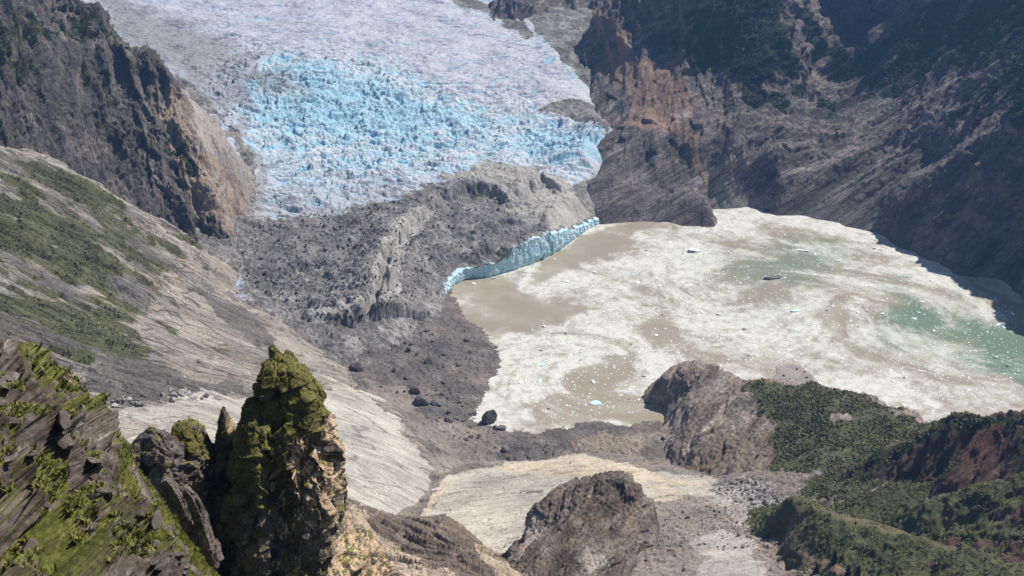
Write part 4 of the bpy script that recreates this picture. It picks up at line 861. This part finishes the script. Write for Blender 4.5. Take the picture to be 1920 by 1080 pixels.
pinnacle([(833, 232, 246), (846, 208, 270), (866, 212, 288), (900, 240, 300), (940, 262, 312)], 106, 0.8, 0.1, ([833, 870, 940], [0.6, 0.4, 0.1]), None, 401, 'low mossy rock hump at the head of the grassy gully', 200, 200, 0.9, 0.4)
pinnacle([(896, 306, 316), (912, 306, 334), (935, 316, 350), (960, 330, 362), (985, 346, 374)], 98, 0.7, 0.1, ([896, 985], [0.0, 0.1]), None, 421, 'small slanting pinkish slab of rock below the dark peak', 160, 180, 0.5, 0.6)
pinnacle([(915, 344, 354), (935, 346, 374), (965, 358, 390), (1000, 372, 402), (1030, 386, 412), (1050, 396, 418)], 97, 0.8, 0.1, ([915, 1050], [0.05, 0.12]), None, 441, 'narrow slanting rock blade beside the pinkish slab', 160, 200, 0.6, 0.6)

# ------------------------------------------------------------------ grass and moss growing on the near rocks
def make_grass():
    rs = np.random.RandomState(5); pos, nor, siz = [], [], []
    n = NEAR.normals(); w_ = np.clip(NEAR.grass - 0.42, 0, 1) * (NEAR.base[:, 1] ** 1.6)
    u, v, t = project(NEAR.P); w_ *= (u > -60) & (u < 800) & (v < 1150) & (v > 560)
    k = rs.choice(len(w_), 19000, p=w_ / w_.sum()); pos.append(NEAR.P[k]); nor.append(n[k]); siz.append(np.full(len(k), 0.30))
    for P, nn, g, _ in TUFTS:
        w_ = np.clip(g - 0.45, 0, 1) * (nn[:, 2] > -0.1)
        if w_.sum() <= 0: continue
        c = int(min(9000, 0.14 * (w_ > 0.1).sum())); k = rs.choice(len(w_), c, p=w_ / w_.sum()); pos.append(P[k]); nor.append(nn[k]); siz.append(np.full(c, 0.15))
    pos = np.concatenate(pos); nor = np.concatenate(nor); siz = np.concatenate(siz) * rs.uniform(0.6, 1.5, len(pos)); N = len(pos); B = 7
    ang = rs.rand(N, B) * 6.283; lean = rs.uniform(0.25, 1.1, (N, B)); up = nor * 0.5 + np.array([0, 0, 0.7])
    dirv = np.stack([np.cos(ang) * lean, np.sin(ang) * lean, np.ones((N, B)) * 0.0], -1) + up[:, None, :]
    dirv /= np.linalg.norm(dirv, axis=2)[..., None]
    side = np.stack([-np.sin(ang), np.cos(ang), 0 * ang], -1)
    ln = siz[:, None] * rs.uniform(0.6, 1.2, (N, B)); root = pos[:, None, :] + np.stack([np.cos(ang), np.sin(ang), 0 * ang], -1) * siz[:, None, None] * 0.25 - nor[:, None, :] * 0.05
    wdt = (0.16 * siz)[:, None, None]
    V = np.stack([root - side * wdt, root + side * wdt, root + dirv * ln[..., None] * 0.7 + side * wdt * 0.7, root + dirv * ln[..., None] + np.array([0, 0, -0.03])], 2).reshape(-1, 3)
    F = np.arange(len(V)).reshape(-1, 4)
    tint = np.repeat(np.clip(0.5 + 0.9 * fbm(pos / 2.2, 3, 501) + rs.normal(0, 0.15, N), 0, 1), B * 4)
    m = NT('grass_blades', 0.7, 0.2)
    c = m.ramp(m.attr('tint'), [(0.1, (0.075, 0.082, 0.016)), (0.5, (0.15, 0.17, 0.034)), (0.9, (0.27, 0.26, 0.085))])
    tag(mesh('grass', V, F, m.done(c), None, {'tint': tint}), 'short tufts of green grass and moss on the near rocks', 'grass', kind='stuff')
make_grass()

# ------------------------------------------------------------------ brush on the slopes
def bush_shape(rs):
    t = (1 + 5 ** 0.5) / 2
    v = np.array([(-1, t, 0), (1, t, 0), (-1, -t, 0), (1, -t, 0), (0, -1, t), (0, 1, t), (0, -1, -t), (0, 1, -t), (t, 0, -1), (t, 0, 1), (-t, 0, -1), (-t, 0, 1)], float)
    f = np.array([(0, 11, 5), (0, 5, 1), (0, 1, 7), (0, 7, 10), (0, 10, 11), (1, 5, 9), (5, 11, 4), (11, 10, 2), (10, 7, 6), (7, 1, 8), (3, 9, 4), (3, 4, 2), (3, 2, 6), (3, 6, 8), (3, 8, 9), (4, 9, 5), (2, 4, 11), (6, 2, 10), (8, 6, 7), (9, 8, 1)])
    return v / np.linalg.norm(v[0]), f
def brush_mat(name, cols):
    m = NT(name, 0.85, 0.1)
    n = m.noise(m.vec(None, 1, 0.8), 4, 0.7)
    c = m.ramp(m.math('ADD', m.math('MULTIPLY', m.attr('tint'), 0.7), m.math('MULTIPLY', n, 0.3)), [(0.15, cols[0]), (0.5, cols[1]), (0.85, cols[2])])
    return m.done(c)
BR_OLIVE = brush_mat('brush_leaves', [(0.085, 0.088, 0.045), (0.13, 0.129, 0.066), (0.18, 0.174, 0.095)])
def scatter_brush(sheet, weight, count, r0, r1, label, seed, leaf=9, lim=0.35, mat=None):
    """leafy bushes: each a clump of tilted leaf sprays spread through a low dome"""
    count = int(count * 2.2); leaf = max(5, leaf - 2); r0, r1 = r0 * 0.6, r1 * 0.62; rs = np.random.RandomState(seed); n = sheet.normals()
    w_ = np.clip(weight - lim, 0, 1) * sheet.base[:, 1] ** 2 * (0.12 + smooth(-0.15, 0.2, fbm(sheet.base / (r1 * 11), 4, seed + 3)))
    u, v, t = project(sheet.P); w_ = w_ * ((u > -150) & (u < 2080) & (v > -60) & (v < 1150) & (t > 0))
    k = rs.choice(len(w_), count, p=w_ / w_.sum()); pos = sheet.P[k]; nn = n[k]
    r = r0 + (r1 * 1.25 - r0) * rs.rand(count) ** 5
    dv = rs.normal(size=(count, leaf, 3)); dv /= np.linalg.norm(dv, axis=2)[..., None]; dv[..., 2] = np.abs(dv[..., 2])
    ctr = pos[:, None, :] + dv * r[:, None, None] * np.array([1, 1, 0.85]) * rs.uniform(0.55, 1.0, (count, leaf, 1))
    a = rs.normal(size=(count, leaf, 3)); a = np.cross(a, dv + 0.35 * rs.normal(size=dv.shape)); a /= np.linalg.norm(a, axis=2)[..., None]
    b = np.cross(dv, a); s = (r[:, None, None] * rs.uniform(0.35, 0.65, (count, leaf, 1)))
    V = np.stack([ctr - a * s, ctr + b * s * 0.8 - dv * s * 0.25, ctr + a * s, ctr - b * s * 0.8 - dv * s * 0.25], 2).reshape(-1, 3)
    tint = np.clip(0.5 + 0.8 * fbm(pos / (r1 * 9), 3, seed + 1) + rs.normal(0, 0.14, count), 0, 1)
    o = mesh('undergrowth', V, np.arange(len(V)).reshape(-1, 4), mat or BR_OLIVE, None, {'tint': np.repeat(tint, leaf * 4)}, False)
    return tag(o, label, 'undergrowth', kind='stuff')
scatter_brush(HEAD, HEAD.brush, 11000, 0.9, 3.2, 'low olive green brush covering the top of the lakeside headland', 511)
scatter_brush(SHORE, SHORE.brush, 3000, 0.6, 2.2, 'brush in the hollow between the headland and the low spur', 518)
scatter_brush(RIDGE, RIDGE.brush, 6500, 0.7, 2.8, 'dark brush fringing the red brown ridge', 512)
scatter_brush(GSPUR, GSPUR.brush, 9000, 0.6, 2.4, 'dense green brush on the low spur with a crest path', 513)
scatter_brush(MSPUR, MSPUR.brush, 5500, 0.6, 2.4, 'dense green brush on the dark rib below the red ridge', 514)
BR_DARK = brush_mat('scrub_leaves', [(0.018, 0.027, 0.013), (0.038, 0.05, 0.023), (0.07, 0.08, 0.04)])  # leaf tones lowered to paint in the shade of the side valley
scatter_brush(MOUNTAIN, MOUNTAIN.masks['grass'], 15000, 2.0, 6.0, 'green scrub darkened with painted shade on the upper mountain wall', 515, 8, 0.45, BR_DARK)
scatter_brush(SLAB, SLAB.masks['grass'], 6000, 0.8, 2.6, 'patches of green brush on the slab slope', 516, 8, 0.55)
scatter_brush(SPUR, SPUR.masks['grass'], 5000, 1.0, 3.4, 'dark scrub on the ledges of the rock spur', 517, 8, 0.5, BR_DARK)

# ------------------------------------------------------------------ boulders, icebergs
def icosphere(sub):
    v, f = bush_shape(None); v = list(map(tuple, v)); f = [tuple(t) for t in f]
    for _ in range(sub):
        cache = {}; nf = []
        def mid(a, b):
            k = (min(a, b), max(a, b))
            if k not in cache:
                p = np.array(v[a]) + np.array(v[b]); v.append(tuple(p / np.linalg.norm(p))); cache[k] = len(v) - 1
            return cache[k]
        for a, b, c in f:
            x, y, z = mid(a, b), mid(b, c), mid(c, a); nf += [(a, x, z), (b, y, x), (c, z, y), (x, y, z)]
        f = nf
    return np.array(v), np.array(f)
ICO = icosphere(3); ICO2 = icosphere(4)
def boulder_mesh(name, seed, mat, flat=0.75, ico=ICO, planes=11, noise=0.06):
    rs = np.random.RandomState(seed); D, F = ico
    nrm = rs.normal(size=(planes, 3)); nrm /= np.linalg.norm(nrm, axis=1)[:, None]; off = rs.uniform(0.55, 0.95, planes)
    c = D @ nrm.T; r = np.where(c > 0.05, off / np.maximum(c, 0.05), 9).min(1); r = np.minimum(r, 1.15)
    P = D * r[:, None]; P = P * (1 + noise * fbm(P * 2.2, 3, seed)[:, None] * 2) * np.array([rs.uniform(0.85, 1.25), rs.uniform(0.75, 1.0), flat * rs.uniform(0.8, 1.2)])
    o = mesh(name, P, F, mat, None, None, False); me = o.data; bpy.data.objects.remove(o); return me
def stone_mat(name, c0, c1, c2, sc=1.5):
    m = NT(name, 0.92, 0.15); n = m.noise(m.vec(None, 1, 0.55), 7, 0.7); b = m.noise(m.vec(None, 1, 0.16), 6, 0.7)
    inf = m.n('ShaderNodeObjectInfo').outputs['Random']
    c = m.ramp(n, [(0.3, c0), (0.52, c1), (0.72, c2)])
    c = m.mix(1.0, c, m.ramp(inf, [(0.0, 0.7), (1.0, 1.25)]), 'MULTIPLY')
    return m.done(c, m.bump(m.math('ADD', n, b), 0.2, 0.8))
ST_DARK = stone_mat('moraine_stone', (0.07, 0.066, 0.066), (0.12, 0.113, 0.112), (0.20, 0.19, 0.185))
ST_PALE = stone_mat('pale_stone', (0.20, 0.185, 0.17), (0.30, 0.28, 0.26), (0.42, 0.40, 0.375))
def ice_mat():
    m = NT('iceberg_ice', 0.45, 0.35); n = m.noise(m.vec(None, 1, 0.7), 6, 0.65)
    inf = m.n('ShaderNodeObjectInfo').outputs['Random']
    c = m.mix(m.step(m.math('ADD', n, m.math('MULTIPLY', m.math('SUBTRACT', inf, 0.5), 0.5)), 0.4, 0.7), (0.78, 0.80, 0.80), (0.48, 0.70, 0.76))
    return m.done(c, m.bump(n, 0.3, 0.8))
ICE = ice_mat()
DARKM = [boulder_mesh('boulder_shape', 600 + k, ST_DARK) for k in range(9)]
PALEM = [boulder_mesh('boulder_shape', 620 + k, ST_PALE) for k in range(7)]
BERGM = [boulder_mesh('iceberg_shape', 640 + k, ICE, 0.42, ICO, 9, 0.10) for k in range(8)]
BERGD = [boulder_mesh('iceberg_shape', 660 + k, ST_DARK, 0.42, ICO, 9, 0.10) for k in range(4)]
rs = np.random.RandomState(77)
def put(name, me, pos, size, label, cat, group=None, stretch=(1, 1, 1), sink=0.25):
    o = bpy.data.objects.new(name, me); COL.objects.link(o)
    o.location = (pos[0], pos[1], pos[2] + size * stretch[2] * 0.7 * (0.5 - sink)); o.rotation_euler = (rs.uniform(-.25, .25), rs.uniform(-.25, .25), rs.rand() * 6.28)
    o.scale = (size * stretch[0], size * stretch[1], size * stretch[2])
    return tag(o, label, cat, group)
def surf(sheet, px, py):
    if not hasattr(sheet, '_uvd'): sheet._uvd = project(sheet.P)
    u, v, t = sheet._uvd; d = (u - px) ** 2 + (v - py) ** 2; near = d < 16
    return sheet.P[np.argmin(np.where(near, t, 1e9)) if near.any() else np.argmin(d)]
def inside(pts, px, py):
    c = False
    for (x0, y0), (x1, y1) in zip(pts, pts[1:] + pts[:1]):
        if (y0 > py) != (y1 > py) and px < (x1 - x0) * (py - y0) / (y1 - y0) + x0: c = not c
    return c
def sprinkle(pts, n):
    xs = [p[0] for p in pts]; ys = [p[1] for p in pts]; out = []
    while len(out) < n:
        a, b = rs.uniform(min(xs), max(xs)), rs.uniform(min(ys), max(ys))
        if inside(pts, a, b): out.append((a, b))
    return out
# boulders of the moraine flat
for px, py, sz in ((925, 522, 3.2), (952, 520, 2.2), (888, 532, 2.6), (1003, 500, 2.4), (1040, 486, 2.0), (980, 516, 1.6)):
    put('iceberg', BERGM[rs.randint(8)], Z(px, py, 0), sz, 'blue white block of ice fallen at the foot of the ice cliff', 'iceberg', 'fallen ice blocks below the ice cliff', (1.2, 0.9, 0.8))
p0 = Z(917, 790, -0.5)
put('boulder', boulder_mesh('boulder_shape', 690, ST_DARK, 1.3, ICO2, 12), p0, 10.5, 'tall dark boulder standing in shallow water at the edge of the moraine', 'boulder', None, (0.85, 0.85, 1.15), 0.1)
for px, py, sz, lb in ((667, 687, 8.5, 'dark angular boulder on the moraine next to the pale slab slope'), (792, 752, 8.0, 'largest dark boulder of the row across the middle of the moraine'), (817, 754, 5.5, 'dark boulder touching the largest boulder of the moraine row'),
                       (777, 730, 6.0, 'dark flat boulder just above the moraine row'), (807, 677, 6.5, 'grey boulder with a pale face in the upper moraine'), (760, 622, 4.5, 'lone grey boulder below the striped ice scarp'),
                       (842, 786, 5.0, 'dark boulder on bare sand near the shallow water'), (941, 802, 5.0, 'dark boulder at the waterline beside the tall boulder'), (926, 801, 4.0, 'small dark boulder between the tall boulder and the waterline')):
    put('boulder', DARKM[rs.randint(9)], surf(MORAINE, px, py), sz, lb, 'boulder')
for px, py in sprinkle([(610, 630), (720, 610), (820, 570), (880, 600), (925, 650), (928, 700), (895, 750), (890, 800), (960, 830), (1060, 820), (1200, 850), (960, 860), (860, 840), (800, 790), (740, 740), (660, 690)], 100):
    put('boulder', DARKM[rs.randint(9)], surf(MORAINE, px, py), 0.9 + 2.6 * rs.rand() ** 2.5, 'small grey brown boulder lying on the rubble moraine flat', 'boulder', 'boulders on the moraine')
# scree at the foot of the headland
for px, py in sprinkle([(1385, 893), (1440, 905), (1490, 950), (1515, 1015), (1470, 1000), (1400, 950), (1330, 915)], 110):
    put('boulder', PALEM[rs.randint(7)], surf(SHORE, px, py), 0.8 + 2.2 * rs.rand() ** 2.2, 'pale grey boulder in the scree at the foot of the brown headland', 'boulder', 'scree boulders below the headland')
for px, py in sprinkle([(1240, 940), (1330, 930), (1400, 970), (1500, 1030), (1380, 1030), (1270, 1020), (1200, 1060), (1230, 990)], 35):
    put('boulder', PALEM[rs.randint(7)], surf(SHORE, px, py), 0.5 + 1.3 * rs.rand() ** 2.5, 'small pale stone on the open rubble slope beside the brown knob', 'boulder', 'stones on the rubble slope')
put('boulder', DARKM[2], surf(SHORE, 1290, 967), 2.4, 'lone dark boulder on the open rubble slope beside the brown knob', 'boulder')
# rubble on the bench of the slab slope
for px, py in sprinkle([(195, 755), (250, 735), (330, 728), (400, 735), (420, 745), (310, 752), (240, 762)], 38):
    put('boulder', PALEM[rs.randint(7)], surf(SLAB, px, py), 1.0 + 2.2 * rs.rand() ** 2, 'pale broken boulder on the bench below the dark cliff of the slab slope', 'boulder', 'fallen boulders on the slab bench')
# ice on the lake
put('iceberg', BERGM[0], Z(1304, 470, 0), 9.0, 'pale blue flat iceberg floating alone in the upper part of the lake', 'iceberg', None, (1.5, 0.7, 0.6))
put('iceberg', BERGD[0], Z(1451, 522, 0), 10.5, 'dark rubble covered iceberg floating in the middle of the lake', 'iceberg', None, (1.3, 0.7, 0.55))
put('iceberg', BERGM[2], Z(1505, 470, 0), 5.5, 'long white iceberg in the pale green water beyond the dark iceberg', 'iceberg', None, (1.8, 0.6, 0.5))
put('iceberg', BERGM[3], Z(1115, 756, 0), 4.5, 'blue white iceberg in the brown eddy near the shore', 'iceberg', None, (1.2, 0.9, 0.8))
put('iceberg', BERGM[5], Z(1490, 583, 0), 4.0, 'turquoise iceberg beside the brown streak in the lake', 'iceberg', None, (1.3, 0.8, 0.9))
LAKE_AREA = [(940, 640), (1000, 610), (1150, 590), (1040, 540), (1150, 470), (1260, 430), (1410, 400), (1590, 435), (1700, 490), (1900, 570), (1918, 700), (1860, 760), (1700, 740), (1560, 700), (1380, 680), (1260, 690), (1240, 770), (1000, 790), (950, 720)]
for px, py in sprinkle(LAKE_AREA, 230):
    put('iceberg', BERGM[rs.randint(8)], Z(px, py, 0), 0.7 + 2.4 * rs.rand() ** 3, 'small white chunk of ice floating among the brash ice', 'iceberg', 'small icebergs on the lake', (1.2, 0.8, 0.7))
for px, py in sprinkle(LAKE_AREA, 45):
    put('iceberg', BERGD[rs.randint(4)], Z(px, py, 0), 0.8 + 1.6 * rs.rand() ** 2, 'small dirt covered chunk of ice floating among the white brash', 'iceberg', 'dirty icebergs on the lake', (1.2, 0.8, 0.6))
for px, py in ((1470, 704), (1494, 693), (1508, 698), (1482, 712), (1513, 708)):
    put('boulder', DARKM[rs.randint(9)], Z(px, py, 1.0), 1.0 + rs.rand(), 'small dark boulder on the flat grey silt bar in the lake', 'boulder', 'boulders on the silt bar')
# a few dwarf conifers at the foot of the low spur
BARK = stone_mat('bark', (0.05, 0.04, 0.03), (0.09, 0.07, 0.055), (0.13, 0.105, 0.08))
NEEDLE = brush_mat('conifer_needles', [(0.022, 0.030, 0.014), (0.045, 0.055, 0.024), (0.08, 0.088, 0.04)])
def conifer(pos, h, label, seed):
    r3 = np.random.RandomState(seed); root = tag(empty('conifer', pos), label, 'tree')
    th = np.linspace(0, 2 * math.pi, 8, endpoint=False); zs = np.array([-0.5, 0.3 * h, 0.7 * h, 0.97 * h]); rr = np.array([0.05, 0.035, 0.02, 0.004]) * h
    V = np.concatenate([np.stack([r * np.cos(th), r * np.sin(th), np.full(8, z)], 1) for z, r in zip(zs, rr)]); i = np.arange(32).reshape(4, 8); j = np.roll(i, -1, 1)
    mesh('trunk', V, np.stack([i[:-1], j[:-1], j[1:], i[1:]], -1).reshape(-1, 4), BARK, root)
    n = 420; z = h * (0.08 + 0.9 * r3.rand(n) ** 1.3); a = r3.rand(n) * 6.283; reach = 0.27 * (h - z + 0.06 * h) * r3.uniform(0.35, 1.1, n) * (1 + 0.25 * np.sin(3 * a + seed))
    c = np.stack([reach * np.cos(a), reach * np.sin(a), z - 0.25 * reach], 1); out = np.stack([np.cos(a), np.sin(a), -0.45 + 0 * a], 1); sd = np.stack([-np.sin(a), np.cos(a), 0.3 * r3.normal(size=n)], 1)
    L = (0.05 + 0.10 * r3.rand(n))[:, None] * h
    Q = np.stack([c - out * L, c + sd * L * 0.45, c + out * L, c - sd * L * 0.45], 1).reshape(-1, 3)
    mesh('crown', Q, np.arange(len(Q)).reshape(-1, 4), NEEDLE, root, {'tint': np.repeat(r3.rand(n), 4)}, False)
for k, (px, py, h, lb) in enumerate(((1562, 1052, 9, 'tallest dark dwarf conifer at the foot of the low brush spur'), (1528, 1070, 7, 'dark dwarf conifer standing apart on the open rubble below the low spur'), (1590, 1074, 7.5, 'dark dwarf conifer of a close pair below the low spur'), (1608, 1073, 6.5, 'shorter dwarf conifer of the close pair below the low spur'))):
    conifer(surf(GSPUR if px > 1540 else SHORE, px, py), h, lb, 40 + k)
CRAGST = stone_mat('crag_stone', (0.08, 0.068, 0.058), (0.16, 0.14, 0.122), (0.29, 0.262, 0.235))
BLOCKM = [boulder_mesh('block_shape', 700 + k, CRAGST, 0.6, ICO, 8, 0.03) for k in range(7)]
for pts, n, s0, s1, lb in (([(0, 660), (60, 680), (140, 790), (220, 940), (225, 1010), (150, 980), (80, 880), (0, 800)], 20, 0.2, 0.65, 'angular grey rock block resting on the slanting crag'),
                       ([(0, 830), (80, 900), (180, 1000), (220, 1080), (0, 1080)], 16, 0.2, 0.6, 'small grey rock block on the lowest ledges of the crag'),
                       ([(215, 890), (270, 930), (360, 1070), (280, 1080), (240, 1000)], 26, 0.15, 0.5, 'pale stone lying in the grassy gully beside the pinnacles')):
    for px, py in sprinkle(pts, n):
        put('rock_block', BLOCKM[rs.randint(7)], surf(NEAR, px, py), s0 + (s1 - s0) * rs.rand() ** 2, lb, 'rock', lb.replace('rock block', 'rock blocks').replace('pale stone', 'pale stones').replace('resting', '').replace('  ', ' '), (1.3, 0.9, 0.8), 0.3)
def brash(n):
    r2 = np.random.RandomState(9); V0, F0 = bush_shape(None); P, F = [], []
    pts = sprinkle(LAKE_AREA, n)
    for k, (px, py) in enumerate(pts):
        c = Z(px, py, 0.0); s = 0.25 + 1.15 * r2.rand() ** 3.5
        P.append(V0 * (s * r2.uniform(0.5, 1.4, (12, 1))) * [1, 1, 0.5] + c); F.append(F0 + 12 * k)
    tag(mesh('brash_ice', np.concatenate(P), np.concatenate(F), ICE, None, None, False), 'countless small bits of brash ice floating on the lake', 'brash ice', kind='stuff')
brash(10000)

def rubble(name, sheet, areas, mat, label, s0, s1, seed):
    r2 = np.random.RandomState(seed); V0, F0 = bush_shape(None); P, F = [], []; k = 0
    for pts, n in areas:
        for px, py in sprinkle(pts, n):
            c = surf(sheet, px, py); s = s0 + (s1 - s0) * r2.rand() ** 3
            P.append(V0 * (s * r2.uniform(0.55, 1.35, (12, 1))) * [1, 1, 0.75] + c); F.append(F0 + 12 * k); k += 1
    tag(mesh(name, np.concatenate(P), np.concatenate(F), mat, None, None, False), label, 'rubble', kind='stuff')
rubble('rubble', MORAINE, [([(610, 630), (720, 610), (820, 570), (880, 600), (925, 650), (928, 700), (895, 750), (890, 800), (960, 830), (1060, 820), (1200, 850), (960, 860), (860, 840), (800, 790), (740, 740), (660, 690)], 900)], ST_DARK, 'countless small stones strewn over the moraine flat', 0.4, 1.3, 3)
rubble('rubble', GLACIER, [([(470, 420), (560, 400), (700, 380), (820, 360), (900, 380), (960, 440), (860, 490), (740, 590), (560, 600), (440, 500)], 2200)], ST_DARK, 'countless stones strewn over the buried lower ice', 0.5, 2.2, 6)
rubble('rubble', SHORE, [([(1385, 893), (1440, 905), (1490, 950), (1515, 1015), (1470, 1000), (1400, 950), (1330, 915)], 700), ([(1240, 940), (1330, 930), (1400, 970), (1500, 1030), (1380, 1030), (1270, 1020), (1200, 1060), (1230, 990)], 500)], ST_PALE, 'countless pale stones of the scree below the brown headland', 0.35, 1.2, 4)

# ------------------------------------------------------------------ air
hb = bpy.data.meshes.new('haze'); X0, X1, Y0, Y1, Z0, Z1 = -2900, 2900, -300, 4600, -60, 1150
hb.from_pydata([(x, y, z) for x in (X0, X1) for y in (Y0, Y1) for z in (Z0, Z1)], [], [(0, 1, 3, 2), (4, 6, 7, 5), (0, 4, 5, 1), (2, 3, 7, 6), (0, 2, 6, 4), (1, 5, 7, 3)])
hm = bpy.data.materials.new('haze'); hm.use_nodes = True; hn = hm.node_tree; hn.nodes.clear()
ho = hn.nodes.new('ShaderNodeOutputMaterial'); hv = hn.nodes.new('ShaderNodeVolumePrincipled')
hv.inputs['Color'].default_value = (0.25, 0.50, 1.0, 1); hv.inputs['Density'].default_value = 0.00006; hv.inputs['Anisotropy'].default_value = 0.2
hn.links.new(hv.outputs[0], ho.inputs['Volume']); hb.materials.append(hm)
h_o = bpy.data.objects.new('haze', hb); COL.objects.link(h_o); tag(h_o, 'thin blue mountain haze', 'haze', kind='stuff')
